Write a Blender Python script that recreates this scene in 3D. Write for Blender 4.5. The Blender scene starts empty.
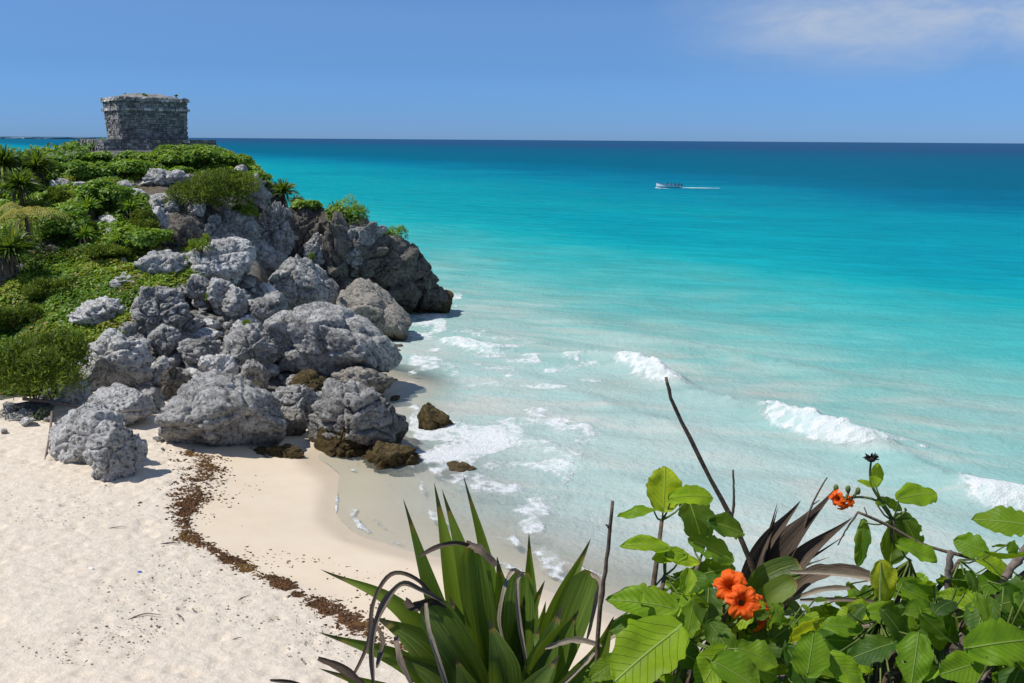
import bpy, bmesh, math, random
import numpy as np
from mathutils import Vector, Matrix

random.seed(7)
rng = np.random.default_rng(7)
S = bpy.context.scene
C = S.collection
R = math.radians

# ------------------------------------------------------------------ camera
CAM = np.array([0.0, 0.0, 12.0])
FPX = 900.0
PITCH = math.atan(201.8 / FPX)
ROLL = math.atan(7.0 / 1024)
_f = np.array([0, math.cos(PITCH), -math.sin(PITCH)])
_u0 = np.array([0, math.sin(PITCH), math.cos(PITCH)])
_r0 = np.array([1.0, 0, 0])
RT = math.cos(ROLL) * _r0 + math.sin(ROLL) * _u0
UP = -math.sin(ROLL) * _r0 + math.cos(ROLL) * _u0
FW = _f
cd = bpy.data.cameras.new('camera')
cam = bpy.data.objects.new('camera', cd)
C.objects.link(cam)
cd.sensor_width = 36.0
cd.lens = FPX / 1024 * 36.0
cd.clip_start = 0.05
cd.clip_end = 60000
M = Matrix.Identity(4)
for i in range(3):
    M[i][0] = RT[i]; M[i][1] = UP[i]; M[i][2] = -FW[i]; M[i][3] = CAM[i]
cam.matrix_world = M
S.camera = cam

# ------------------------------------------------------------------ sky, sun, exposure
SUN_EL = 58.0
SUN_AZ = -103.0          # degrees clockwise from +Y (the view direction): from the left, a little behind
sun_dir = Vector((math.sin(R(SUN_AZ)) * math.cos(R(SUN_EL)), math.cos(R(SUN_AZ)) * math.cos(R(SUN_EL)), math.sin(R(SUN_EL))))
sl = bpy.data.lights.new('sun', 'SUN')
sl.energy = 5.0
sl.angle = R(0.53)
sl.color = (1.0, 0.955, 0.88)
so = bpy.data.objects.new('sun', sl)
C.objects.link(so)
so.rotation_euler = sun_dir.to_track_quat('Z', 'Y').to_euler()
so.location = (-30, 20, 60)

W = bpy.data.worlds.new("World")
S.world = W
W.use_nodes = True
S.view_settings.view_transform = 'Standard'
S.view_settings.look = 'None'
S.view_settings.exposure = 0.0
S.view_settings.gamma = 1.0
S.view_settings.use_curve_mapping = False
S.cycles.use_denoising = True
S.cycles.max_bounces = 6
S.cycles.diffuse_bounces = 3
S.cycles.glossy_bounces = 2
S.cycles.transmission_bounces = 3
S.cycles.transparent_max_bounces = 8
S.cycles.caustics_reflective = False
S.cycles.caustics_refractive = False


class NT:
    """small helper round a node tree"""
    def __init__(self, tree):
        self.t = tree
        self.t.nodes.clear()

    def n(self, kind, **kw):
        nd = self.t.nodes.new(kind)
        for k, v in kw.items():
            if k.startswith('i_'):
                nd.inputs[k[2:].replace('_', ' ')].default_value = v
            else:
                setattr(nd, k, v)
        return nd

    def l(self, a, b):
        self.t.links.new(a, b)

    def val(self, x, sock):
        if isinstance(x, bpy.types.NodeSocket):
            self.l(x, sock)
        else:
            sock.default_value = x

    def math(self, op, a, b=None, c=None, clamp=False):
        nd = self.n('ShaderNodeMath', operation=op, use_clamp=clamp)
        self.val(a, nd.inputs[0])
        if b is not None: self.val(b, nd.inputs[1])
        if c is not None: self.val(c, nd.inputs[2])
        return nd.outputs[0]

    def vmath(self, op, a, b=None):
        nd = self.n('ShaderNodeVectorMath', operation=op)
        self.val(a, nd.inputs[0])
        if b is not None: self.val(b, nd.inputs[1])
        return nd.outputs['Value'] if op in ('DOT_PRODUCT', 'LENGTH') else nd.outputs[0]

    def noise(self, vec, scale, detail=4, rough=0.55, dist=0.0):
        nd = self.n('ShaderNodeTexNoise')
        self.l(vec, nd.inputs['Vector'])
        nd.inputs['Scale'].default_value = scale
        nd.inputs['Detail'].default_value = detail
        nd.inputs['Roughness'].default_value = rough
        nd.inputs['Distortion'].default_value = dist
        return nd.outputs['Fac']

    def voro(self, vec, scale, feature='F1', rnd=1.0):
        nd = self.n('ShaderNodeTexVoronoi', feature=feature)
        self.l(vec, nd.inputs['Vector'])
        nd.inputs['Scale'].default_value = scale
        nd.inputs['Randomness'].default_value = rnd
        return nd.outputs['Distance']

    def ramp(self, fac, stops, interp='LINEAR'):
        nd = self.n('ShaderNodeValToRGB')
        cr = nd.color_ramp
        cr.interpolation = interp
        while len(cr.elements) < len(stops):
            cr.elements.new(0.5)
        for e, (p, c) in zip(cr.elements, stops):
            e.position = p
            if isinstance(c, (int, float)): c = (c, c, c)
            e.color = (*c, 1)
        self.l(fac, nd.inputs[0])
        return nd.outputs[0]

    def rng(self, x, a, b, c=0.0, d=1.0, smooth=False):
        nd = self.n('ShaderNodeMapRange')
        if smooth: nd.interpolation_type = 'SMOOTHSTEP'
        self.val(x, nd.inputs[0])
        for i, v in enumerate((a, b, c, d)):
            nd.inputs[i + 1].default_value = v
        return nd.outputs[0]

    def mix(self, fac, a, b, blend='MIX'):
        nd = self.n('ShaderNodeMix', data_type='RGBA', blend_type=blend)
        self.val(fac, nd.inputs[0])
        for x, s in ((a, nd.inputs[6]), (b, nd.inputs[7])):
            if isinstance(x, bpy.types.NodeSocket): self.l(x, s)
            else: s.default_value = (*x, 1) if len(x) == 3 else x
        return nd.outputs[2]

    def bump(self, h, dist, strength=1.0, normal=None):
        nd = self.n('ShaderNodeBump')
        nd.inputs['Strength'].default_value = strength
        nd.inputs['Distance'].default_value = dist
        self.l(h, nd.inputs['Height'])
        if normal is not None: self.l(normal, nd.inputs['Normal'])
        return nd.outputs[0]

    def attr(self, name):
        return self.n('ShaderNodeAttribute', attribute_name=name).outputs['Fac']

    def out(self, shader, kind='ShaderNodeOutputMaterial'):
        o = self.n(kind)
        self.l(shader, o.inputs[0])

    def bsdf(self, color, rough=0.8, normal=None, spec=0.3):
        nd = self.n('ShaderNodeBsdfPrincipled')
        self.val(color if isinstance(color, bpy.types.NodeSocket) else (*color, 1), nd.inputs['Base Color'])
        self.val(rough, nd.inputs['Roughness'])
        self.val(spec, nd.inputs['Specular IOR Level'])
        if normal is not None: self.l(normal, nd.inputs['Normal'])
        return nd.outputs[0]

    def mixsh(self, fac, a, b):
        nd = self.n('ShaderNodeMixShader')
        self.val(fac, nd.inputs[0])
        self.l(a, nd.inputs[1]); self.l(b, nd.inputs[2])
        return nd.outputs[0]


# world
w = NT(W.node_tree)
sky = w.n('ShaderNodeTexSky', sky_type='NISHITA', sun_disc=False)
sky.sun_elevation = R(SUN_EL)
sky.sun_rotation = R(SUN_AZ)
sky.altitude = 0
sky.air_density = 1.0
sky.dust_density = 0.0
sky.ozone_density = 3.0
hs = w.n('ShaderNodeHueSaturation')
hs.inputs['Saturation'].default_value = 1.28
hs.inputs['Hue'].default_value = 0.506
w.l(sky.outputs[0], hs.inputs['Color'])
tc = w.n('ShaderNodeTexCoord')
gv = tc.outputs['Generated']
sep = w.n('ShaderNodeSeparateXYZ'); w.l(gv, sep.inputs[0])
# even out the bright band along the horizon a little: the photograph's air is very clear
el = w.math('MAXIMUM', sep.outputs['Z'], 0.0)
tint = w.ramp(el, [(0.0, (0.145, 0.325, 0.97)), (0.035, (0.18, 0.365, 0.85)), (0.075, (0.235, 0.405, 0.735)), (0.13, (0.41, 0.53, 0.735)), (0.4, (0.56, 0.63, 0.667))])
tint = w.vmath('SCALE', tint); tint.node.inputs['Scale'].default_value = 1.5
tint = w.vmath('MULTIPLY', tint, (1.16, 1.06, 1.03))
skyc = w.mix(1.0, hs.outputs[0], tint, 'MULTIPLY')
# thin high cloud towards the upper right of the view
mp = w.n('ShaderNodeMapping'); w.l(gv, mp.inputs[0])
mp.inputs['Scale'].default_value = (1.0, 1.0, 2.6)
c1 = w.noise(mp.outputs[0], 4.2, 7, 0.6, 0.5)
cl = w.rng(c1, 0.40, 0.62, 0.0, 1.0, True)
c2 = w.noise(mp.outputs[0], 13.0, 6, 0.65, 0.8)
cl = w.math('MULTIPLY', cl, w.rng(c2, 0.3, 0.65, 0.35, 1.0))
az = w.math('ARCTAN2', sep.outputs['X'], sep.outputs['Y'])
mz = w.rng(az, 0.12, 0.34, 0.0, 1.0, True)
me_ = w.rng(el, 0.045, 0.125, 0.0, 1.0, True)
cf = w.math('MULTIPLY', w.math('MULTIPLY', cl, mz), w.math('MULTIPLY', me_, 0.66))
cf2 = w.math('ADD', cf, w.math('MULTIPLY', w.math('MULTIPLY', mz, me_), 0.22))
skyf = w.mix(cf2, skyc, (5.5, 6.3, 7.6))
bg = w.n('ShaderNodeBackground')
bg.inputs['Strength'].default_value = 0.09
w.l(skyf, bg.inputs['Color'])
w.out(bg.outputs[0], 'ShaderNodeOutputWorld')


# ------------------------------------------------------------------ geometry helpers
def ray(px, py):
    return FW + ((px - 512) / FPX) * RT + ((341.5 - py) / FPX) * UP

def at(px, py, Y):
    d = ray(px, py)
    return CAM + d * (Y / d[1])

def atz(px, py, z):
    d = ray(px, py)
    return CAM + d * ((z - 12.0) / d[2])

def project(P):
    P = np.asarray(P, float) - CAM
    f = P @ FW
    return 512 + FPX * (P @ RT) / f, 341.5 - FPX * (P @ UP) / f

def fdepth(P):
    return float((np.asarray(P) - CAM) @ FW)

def _hash(ix, iy, iz, seed):
    h = (ix.astype(np.int64) * 374761393 + iy.astype(np.int64) * 668265263 + iz.astype(np.int64) * 2147483647 + seed * 974634777) & 0xFFFFFFFF
    h = ((h ^ (h >> 13)) * 1274126177) & 0xFFFFFFFF
    h = ((h ^ (h >> 16)) * 2246822519) & 0xFFFFFFFF
    return ((h ^ (h >> 15)) & 0xFFFFFF) / float(0xFFFFFF)

def vnoise(P, seed=0):
    P = np.asarray(P, float)
    i = np.floor(P).astype(np.int64)
    f = P - i
    f = f * f * f * (f * (f * 6 - 15) + 10)
    o = 0
    for dx in (0, 1):
        wx = f[:, 0] if dx else 1 - f[:, 0]
        for dy in (0, 1):
            wy = f[:, 1] if dy else 1 - f[:, 1]
            for dz in (0, 1):
                wz = f[:, 2] if dz else 1 - f[:, 2]
                o = o + wx * wy * wz * _hash(i[:, 0] + dx, i[:, 1] + dy, i[:, 2] + dz, seed)
    return o * 2 - 1

def fbm(P, oct=4, seed=0, gain=0.5, ridged=False):
    P = np.asarray(P, float)
    a, s, o = 1.0, 0.0, 0
    for k in range(oct):
        v = vnoise(P + 17.3 * k, seed + k)
        if ridged: v = 1 - 2 * np.abs(v)
        o = o + a * v
        s += a
        a *= gain
        P = P * 2.03
    return o / s

def worley(P, seed=0):
    P = np.asarray(P, float)
    i = np.floor(P).astype(np.int64)
    best = np.full(len(P), 9.0)
    for dx in (-1, 0, 1):
        for dy in (-1, 0, 1):
            for dz in (-1, 0, 1):
                c = i + np.array([dx, dy, dz])
                q = np.stack([_hash(c[:, 0], c[:, 1], c[:, 2], seed + 1), _hash(c[:, 0], c[:, 1], c[:, 2], seed + 2), _hash(c[:, 0], c[:, 1], c[:, 2], seed + 3)], 1)
                best = np.minimum(best, np.linalg.norm(c + q - P, axis=1))
    return best

def cells(P, seed=0):
    """cell value (0..1) and distance to the cell border (F2-F1)"""
    P = np.asarray(P, float)
    i = np.floor(P).astype(np.int64)
    b1 = np.full(len(P), 9.0); b2 = np.full(len(P), 9.0); idv = np.zeros(len(P))
    for dx in (-1, 0, 1):
        for dy in (-1, 0, 1):
            for dz in (-1, 0, 1):
                c = i + np.array([dx, dy, dz])
                q = np.stack([_hash(c[:, 0], c[:, 1], c[:, 2], seed + 1), _hash(c[:, 0], c[:, 1], c[:, 2], seed + 2), _hash(c[:, 0], c[:, 1], c[:, 2], seed + 3)], 1)
                d = np.linalg.norm(c + q - P, axis=1)
                h = _hash(c[:, 0], c[:, 1], c[:, 2], seed + 4)
                n = d < b1
                b2 = np.where(n, b1, np.minimum(b2, d)); idv = np.where(n, h, idv); b1 = np.where(n, d, b1)
    return idv, b2 - b1

def xy3(x, y, k=1.0):
    return np.stack([np.ravel(x) * k, np.ravel(y) * k, np.zeros(np.size(x))], 1)

def sstep(a, b, x):
    t = np.clip((np.asarray(x, float) - a) / (b - a), 0, 1)
    return t * t * (3 - 2 * t)

def mesh_np(name, V, F, mat=None, smooth=True, attrs=None, uv=None):
    V = np.ascontiguousarray(V, dtype=np.float32)
    F = np.ascontiguousarray(F, dtype=np.int32)
    me = bpy.data.meshes.new(name)
    k = F.shape[1]
    me.vertices.add(len(V)); me.vertices.foreach_set('co', V.ravel())
    me.loops.add(F.size); me.loops.foreach_set('vertex_index', F.ravel())
    me.polygons.add(len(F)); me.polygons.foreach_set('loop_start', np.arange(0, F.size, k, dtype=np.int32))
    me.update(calc_edges=True)
    me.validate()
    if smooth: me.polygons.foreach_set('use_smooth', np.ones(len(me.polygons), dtype=bool))
    for nm, v in (attrs or {}).items():
        a = me.attributes.new(nm, 'FLOAT', 'POINT')
        a.data.foreach_set('value', np.ascontiguousarray(v, dtype=np.float32))
    if uv is not None:
        u = me.uv_layers.new(name='UVMap')
        u.data.foreach_set('uv', np.ascontiguousarray(uv[F.ravel()], dtype=np.float32).ravel())
    if mat: me.materials.append(mat)
    return me

def obj(name, me, parent=None, loc=None, rz=0.0):
    o = bpy.data.objects.new(name, me)
    C.objects.link(o)
    if loc is not None: o.location = loc
    if rz: o.rotation_euler.z = rz
    if parent: o.parent = parent
    return o

def tag(o, label=None, cat=None, group=None, kind=None):
    if label: o['label'] = label
    if cat: o['category'] = cat
    if group: o['group'] = group
    if kind: o['kind'] = kind
    return o

def empty(name, loc, rz=0.0):
    o = bpy.data.objects.new(name, None)
    C.objects.link(o)
    o.location = loc
    o.rotation_euler.z = rz
    o.empty_display_size = 0.2
    return o

def grid_faces(nx, ny):
    i = np.arange(nx - 1)[None, :] + np.arange(ny - 1)[:, None] * nx
    i = i.ravel()
    return np.stack([i, i + 1, i + 1 + nx, i + nx], 1)

def rbf_fit(P, z, lin=True):
    P = np.asarray(P, float); z = np.asarray(z, float)
    n = len(P)
    D = np.linalg.norm(P[:, None] - P[None], axis=2)
    A = np.zeros((n + 3, n + 3))
    A[:n, :n] = D + 0.0 * np.eye(n)
    A[:n, n] = 1; A[:n, n + 1:] = P
    A[n, :n] = 1; A[n + 1:, :n] = P.T
    sol = np.linalg.lstsq(A, np.concatenate([z, [0, 0, 0]]), rcond=None)[0]
    def f(x, y):
        Q = np.stack([np.ravel(x), np.ravel(y)], 1)
        o = np.empty(len(Q))
        for a in range(0, len(Q), 40000):
            q = Q[a:a + 40000]
            d = np.linalg.norm(q[:, None] - P[None], axis=2)
            o[a:a + 40000] = d @ sol[:n] + sol[n] + q @ sol[n + 1:]
        return o
    return f

class MB:
    """collects shapes into one mesh"""
    def __init__(self): self.v = []; self.f = []
    def add(self, V, F):
        b = len(self.v)
        self.v.extend([tuple(map(float, p)) for p in V])
        self.f.extend([tuple(int(i) + b for i in q) for q in F])
    def box(self, c, s, rot=None, jit=0.0):
        c = np.array(c, float)
        V = np.array([[x, y, z] for x in (-.5, .5) for y in (-.5, .5) for z in (-.5, .5)]) * np.array(s)
        if jit: V = V + rng.normal(0, jit, V.shape)
        if rot is not None: V = V @ np.array(rot).T
        self.add(V + c, [(0, 1, 3, 2), (4, 6, 7, 5), (0, 4, 5, 1), (2, 3, 7, 6), (0, 2, 6, 4), (1, 5, 7, 3)])
    def tube(self, pts, rad, n=8, cap=True):
        pts = np.asarray(pts, float)
        m = len(pts)
        rad = np.broadcast_to(np.asarray(rad, float), (m,))
        T = np.gradient(pts, axis=0)
        T /= np.linalg.norm(T, axis=1)[:, None] + 1e-9
        ref = np.array([0.31, 0.17, 0.93])
        V = []
        for i in range(m):
            a = np.cross(T[i], ref); a /= np.linalg.norm(a) + 1e-9
            b = np.cross(T[i], a)
            for k in range(n):
                t = 2 * math.pi * k / n
                V.append(pts[i] + rad[i] * (math.cos(t) * a + math.sin(t) * b))
        F = [(i * n + k, i * n + (k + 1) % n, (i + 1) * n + (k + 1) % n, (i + 1) * n + k) for i in range(m - 1) for k in range(n)]
        if cap:
            F.append(tuple(range(n - 1, -1, -1))); F.append(tuple((m - 1) * n + k for k in range(n)))
        self.add(V, F)
    def build(self, name, mat, parent=None, smooth=False, loc=None):
        me = bpy.data.meshes.new(name)
        me.from_pydata(self.v, [], self.f)
        me.update()
        if smooth: me.polygons.foreach_set('use_smooth', np.ones(len(me.polygons), dtype=bool))
        if mat: me.materials.append(mat)
        return obj(name, me, parent, loc)

def catmull(P, n):
    P = np.asarray(P, float)
    if len(P) == 2:
        t = np.linspace(0, 1, n)[:, None]
        return P[0] * (1 - t) + P[1] * t
    Q = np.vstack([2 * P[0] - P[1], P, 2 * P[-1] - P[-2]])
    out = []
    for s in np.linspace(0, len(P) - 1 - 1e-9, n):
        i = int(s); t = s - i
        a, b, c, d = Q[i:i + 4]
        out.append(0.5 * (2 * b + (c - a) * t + (2 * a - 5 * b + 4 * c - d) * t * t + (3 * b - a - 3 * c + d) * t ** 3))
    return np.array(out)

def in_poly(x, y, poly):
    x = np.asarray(x); y = np.asarray(y)
    r = np.zeros(x.shape, bool)
    n = len(poly)
    for i in range(n):
        x1, y1 = poly[i]; x2, y2 = poly[(i + 1) % n]
        c = ((y1 > y) != (y2 > y)) & (x < (x2 - x1) * (y - y1) / (y2 - y1 + 1e-12) + x1)
        r ^= c
    return r

def poly_dist(x, y, pts):
    x = np.ravel(x); y = np.ravel(y)
    best = np.full(x.shape, 1e9)
    for (x1, y1), (x2, y2) in zip(pts[:-1], pts[1:]):
        dx, dy = x2 - x1, y2 - y1
        t = np.clip(((x - x1) * dx + (y - y1) * dy) / (dx * dx + dy * dy + 1e-12), 0, 1)
        best = np.minimum(best, np.hypot(x - x1 - t * dx, y - y1 - t * dy))
    return best


# ------------------------------------------------------------------ materials
def new_mat(name):
    m = bpy.data.materials.new(name)
    m.use_nodes = True
    return m, NT(m.node_tree)

def rock_mat(name, dark, light, stain=True, contrast=1.0, tint=None):
    m, t = new_mat(name)
    tc = t.n('ShaderNodeTexCoord')
    oi = t.n('ShaderNodeObjectInfo')
    off = t.n('ShaderNodeCombineXYZ')
    for k, q in enumerate((37.0, 91.0, 53.0)):
        t.l(t.math('MULTIPLY', oi.outputs['Random'], q), off.inputs[k])
    v = t.vmath('ADD', tc.outputs['Object'], off.outputs[0])
    n1 = t.noise(v, 0.7, 6, 0.6, 0.3)
    n2 = t.noise(v, 3.2, 9, 0.72, 0.5)
    n3 = t.noise(v, 14.0, 6, 0.7)
    pit = t.voro(v, 5.5, 'SMOOTH_F1')
    pit2 = t.voro(v, 6.5)
    f = t.math('ADD', t.math('MULTIPLY', n1, 0.45), t.math('MULTIPLY', n2, 0.75))
    f = t.rng(f, 0.44, 0.66)
    col = t.mix(f, dark, light)
    sp = t.rng(n3, 0.34, 0.52, 0.3, 1.0)
    col = t.mix(1.0, col, t.mix(sp, (0.45, 0.44, 0.43), (1, 1, 1)), 'MULTIPLY')
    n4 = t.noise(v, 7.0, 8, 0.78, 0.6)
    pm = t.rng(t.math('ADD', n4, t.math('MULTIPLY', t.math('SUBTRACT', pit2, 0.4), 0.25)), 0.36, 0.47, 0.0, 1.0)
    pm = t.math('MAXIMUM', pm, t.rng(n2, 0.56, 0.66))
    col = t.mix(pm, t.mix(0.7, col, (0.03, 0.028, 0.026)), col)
    # pale lichen / bare patches
    lp = t.rng(t.noise(v, 1.6, 5, 0.65, 0.8), 0.58, 0.68)
    col = t.mix(t.math('MULTIPLY', lp, 0.55), col, tuple(min(1, c * 1.25) for c in light))
    # per-object value
    ov = t.rng(oi.outputs['Random'], 0, 1, 0.82, 1.12)
    hv = t.n('ShaderNodeHueSaturation'); t.l(ov, hv.inputs['Value']); t.l(col, hv.inputs['Color'])
    col = hv.outputs[0]
    if stain:
        geo = t.n('ShaderNodeNewGeometry')
        sz = t.n('ShaderNodeSeparateXYZ'); t.l(geo.outputs['Position'], sz.inputs[0])
        zz = t.math('ADD', sz.outputs['Z'], t.math('MULTIPLY', n2, -1.1))
        sm = t.rng(zz, -0.35, 0.35, 1.0, 0.0)
        sx = t.rng(sz.outputs['X'], -10.5, -8.0)            # only at the sea's edge
        sm = t.math('MULTIPLY', sm, sx)
        col = t.mix(t.math('MULTIPLY', sm, 0.85), col, t.mix(n1, (0.05, 0.036, 0.016), (0.17, 0.12, 0.05)))
    h = t.math('ADD', t.math('MULTIPLY', n2, 0.7), t.math('MULTIPLY', n3, 0.28))
    h = t.math('ADD', h, t.math('MULTIPLY', pm, 0.16))
    h = t.math('ADD', h, t.math('MULTIPLY', pit, 0.25))
    nm = t.bump(h, 0.42, 1.0)
    t.out(t.bsdf(col, 0.92, nm, 0.15))
    return m

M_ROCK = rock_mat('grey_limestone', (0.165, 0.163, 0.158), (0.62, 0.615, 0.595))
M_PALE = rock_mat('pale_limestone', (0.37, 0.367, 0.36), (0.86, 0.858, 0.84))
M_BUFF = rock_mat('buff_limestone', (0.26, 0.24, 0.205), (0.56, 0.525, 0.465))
M_DARK = rock_mat('dark_shaded_limestone', (0.055, 0.05, 0.045), (0.25, 0.23, 0.20))  # dark rock; its colour also carries the shade of the cliff faces
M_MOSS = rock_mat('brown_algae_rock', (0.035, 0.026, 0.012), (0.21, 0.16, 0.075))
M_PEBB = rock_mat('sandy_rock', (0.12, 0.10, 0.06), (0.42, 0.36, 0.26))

# limestone ground of the headland, part soil
m, t = new_mat('headland_ground')
g = t.n('ShaderNodeNewGeometry'); v = g.outputs['Position']
a = t.noise(v, 0.5, 8, 0.65); b = t.noise(v, 2.6, 8, 0.7, 0.5); c_ = t.noise(v, 9.0, 5, 0.7)
col = t.mix(t.rng(b, 0.38, 0.62), (0.09, 0.088, 0.083), (0.31, 0.31, 0.30))
col = t.mix(t.rng(a, 0.5, 0.62), col, (0.17, 0.14, 0.10))
h = t.math('ADD', b, t.math('MULTIPLY', c_, 0.35))
t.out(t.bsdf(col, 0.95, t.bump(h, 0.35, 1.0), 0.1))
M_GROUND = m

# sand
m, t = new_mat('coral_sand')
g = t.n('ShaderNodeNewGeometry'); v = g.outputs['Position']
wet = t.attr('wet'); dry = t.attr('churn')
a = t.noise(v, 0.7, 5, 0.6); b = t.noise(v, 5.0, 6, 0.65); c_ = t.noise(v, 45.0, 3, 0.7)
col = t.mix(t.rng(a, 0.35, 0.65), (0.585, 0.495, 0.385), (0.66, 0.575, 0.46))
col = t.mix(dry, t.mix(0.4, col, (0.66, 0.545, 0.39)), t.mix(t.rng(b, 0.3, 0.7), (0.57, 0.49, 0.39), (0.70, 0.625, 0.525)))
sp = t.rng(c_, 0.30, 0.37)
col = t.mix(t.math('MULTIPLY', t.math('SUBTRACT', 1.0, sp), t.math('MULTIPLY', dry, 0.5)), col, (0.2, 0.15, 0.1))
wn = t.math('ADD', wet, t.math('MULTIPLY', t.math('SUBTRACT', a, 0.5), 0.25), clamp=True)
col = t.mix(wn, col, (0.545, 0.455, 0.345))
rough = t.rng(wn, 0, 1, 0.95, 0.22)
h = t.math('ADD', t.math('MULTIPLY', b, t.math('MULTIPLY', dry, 1.0)), t.math('MULTIPLY', c_, 0.15))
h = t.math('ADD', h, t.math('MULTIPLY', t.voro(v, 3.3, 'SMOOTH_F1'), t.math('MULTIPLY', dry, 0.6)))
t.out(t.bsdf(col, rough, t.bump(h, 0.06, 1.0), 0.25))
M_SAND = m

def leaf_mat(name, stops, trans=0.35, rough=0.45, veins=False, transcol=(0.30, 0.50, 0.03), spec=0.35):
    """tint attribute 0..1 picks the leaf colour"""
    m, t = new_mat(name)
    ti = t.attr('tint')
    col = t.ramp(ti, stops)
    nm = None
    if veins:
        uvn = t.n('ShaderNodeUVMap'); uvn.uv_map = 'UVMap'
        s = t.n('ShaderNodeSeparateXYZ'); t.l(uvn.outputs[0], s.inputs[0])
        au = t.math('ABSOLUTE', t.math('SUBTRACT', s.outputs['X'], 0.5))
        q = t.math('SUBTRACT', s.outputs['Y'], t.math('MULTIPLY', au, 0.75))
        sv = t.math('ABSOLUTE', t.math('SINE', t.math('MULTIPLY', q, 27.0)))
        side = t.rng(sv, 0.0, 0.16, 1.0, 0.0)
        mid = t.rng(au, 0.008, 0.026, 1.0, 0.0)
        vv = t.math('MAXIMUM', t.math('MULTIPLY', side, 0.55), mid)
        geo = t.n('ShaderNodeNewGeometry')
        nz = t.noise(geo.outputs['Position'], 26.0, 5, 0.65)
        nb = t.noise(geo.outputs['Position'], 8.0, 3, 0.6)
        col = t.mix(t.rng(nb, 0.45, 0.75, 0.0, 0.5), col, (0.22, 0.28, 0.02))
        col = t.mix(t.rng(nz, 0.3, 0.7, 0.0, 0.35), col, (0.07, 0.15, 0.015))
        col = t.mix(t.math('MULTIPLY', vv, 0.8), col, (0.34, 0.46, 0.12))
        # a few brown blemishes and yellowed rims
        col = t.mix(t.rng(nz, 0.70, 0.76, 0.0, 0.8), col, (0.10, 0.055, 0.02))
        rim = t.math('MULTIPLY', t.rng(au, 0.40, 0.5), t.rng(nb, 0.5, 0.65))
        col = t.mix(t.math('MULTIPLY', rim, 0.5), col, (0.28, 0.24, 0.04))
        h = t.math('ADD', t.math('MULTIPLY', nz, 0.6), t.math('MULTIPLY', vv, 0.8))
        nm = t.bump(h, 0.0042, 1.0)
        hole = t.rng(t.noise(geo.outputs['Position'], 17.0, 3, 0.55), 0.70, 0.705)
    p = t.bsdf(col, rough, nm, spec)
    tr = t.n('ShaderNodeBsdfTranslucent')
    t.l(t.mix(0.55, t.mix(1.0, col, (3.0, 2.6, 1.0), 'MULTIPLY'), transcol), tr.inputs['Color'])
    sh = t.mixsh(trans, p, tr.outputs[0])
    if veins:                                                # insect holes
        sh = t.mixsh(hole, sh, t.n('ShaderNodeBsdfTransparent').outputs[0])
    t.out(sh)
    return m

G_VINE = [(0.0, (0.04, 0.085, 0.012)), (0.35, (0.10, 0.20, 0.02)), (0.7, (0.20, 0.32, 0.035)), (0.93, (0.24, 0.24, 0.04)), (1.0, (0.20, 0.10, 0.03))]
G_DARK = [(0.0, (0.02, 0.038, 0.008)), (0.5, (0.055, 0.095, 0.018)), (1.0, (0.14, 0.19, 0.035))]
G_OLIVE = [(0.0, (0.06, 0.095, 0.014)), (0.5, (0.14, 0.20, 0.025)), (1.0, (0.27, 0.28, 0.045))]
G_YEL = [(0.0, (0.12, 0.16, 0.03)), (0.5, (0.30, 0.31, 0.07)), (1.0, (0.46, 0.40, 0.14))]
G_SILV = [(0.0, (0.10, 0.14, 0.09)), (1.0, (0.22, 0.27, 0.17))]
G_BIG = [(0.0, (0.012, 0.034, 0.008)), (0.35, (0.034, 0.098, 0.010)), (0.65, (0.175, 0.315, 0.010)), (0.88, (0.33, 0.48, 0.015)), (1.0, (0.47, 0.47, 0.025))]
M_VINE = leaf_mat('vine_leaf', G_VINE, 0.3, 0.5)
M_PALM = leaf_mat('palm_leaf', G_DARK, 0.25, 0.45)
M_WISP = leaf_mat('wispy_leaf', G_OLIVE, 0.3, 0.6)
M_YEL = leaf_mat('yellowing_frond', G_YEL, 0.3, 0.6, transcol=(0.4, 0.35, 0.08))
M_SILV = leaf_mat('silvery_leaf', G_SILV, 0.2, 0.7, transcol=(0.2, 0.3, 0.12))
M_BIG = leaf_mat('broad_leaf', G_BIG, 0.40, 0.52, veins=True, transcol=(0.42, 0.62, 0.012), spec=0.22)

def plain(name, col, rough=0.7, spec=0.3, var=0.0, scale=20.0, bump=0.0):
    m, t = new_mat(name)
    g = t.n('ShaderNodeTexCoord')
    nz = t.noise(g.outputs['Object'], scale, 5, 0.65)
    c = t.mix(t.rng(nz, 0.3, 0.7), tuple(x * (1 - var) for x in col), tuple(min(1, x * (1 + var)) for x in col))
    t.out(t.bsdf(c, rough, t.bump(nz, bump, 1.0) if bump else None, spec))
    return m

M_WOOD = plain('grey_dead_wood', (0.17, 0.135, 0.115), 0.9, 0.15, 0.55, 45, 0.004)
M_BARK = plain('brown_bark', (0.115, 0.085, 0.062), 0.9, 0.15, 0.5, 50, 0.004)
M_STEM = plain('green_stem', (0.10, 0.14, 0.035), 0.6, 0.3, 0.4, 40)
M_TRUNK = plain('palm_trunk', (0.13, 0.105, 0.08), 0.95, 0.1, 0.5, 12, 0.02)
m, t = new_mat('brown_seaweed')
g = t.n('ShaderNodeTexCoord'); a = t.noise(g.outputs['Object'], 7.0, 6, 0.7); b = t.noise(g.outputs['Object'], 0.7, 4, 0.6)
col = t.mix(t.rng(a, 0.35, 0.62), (0.04, 0.019, 0.009), (0.135, 0.062, 0.020))
col = t.mix(t.rng(b, 0.5, 0.7, 0.0, 0.5), col, (0.22, 0.125, 0.03))
t.out(t.bsdf(col, 0.8, None, 0.25))
M_WEED = m
M_DEBRIS = plain('dry_beach_debris', (0.24, 0.185, 0.13), 0.9, 0.1, 0.75, 3)
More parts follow.
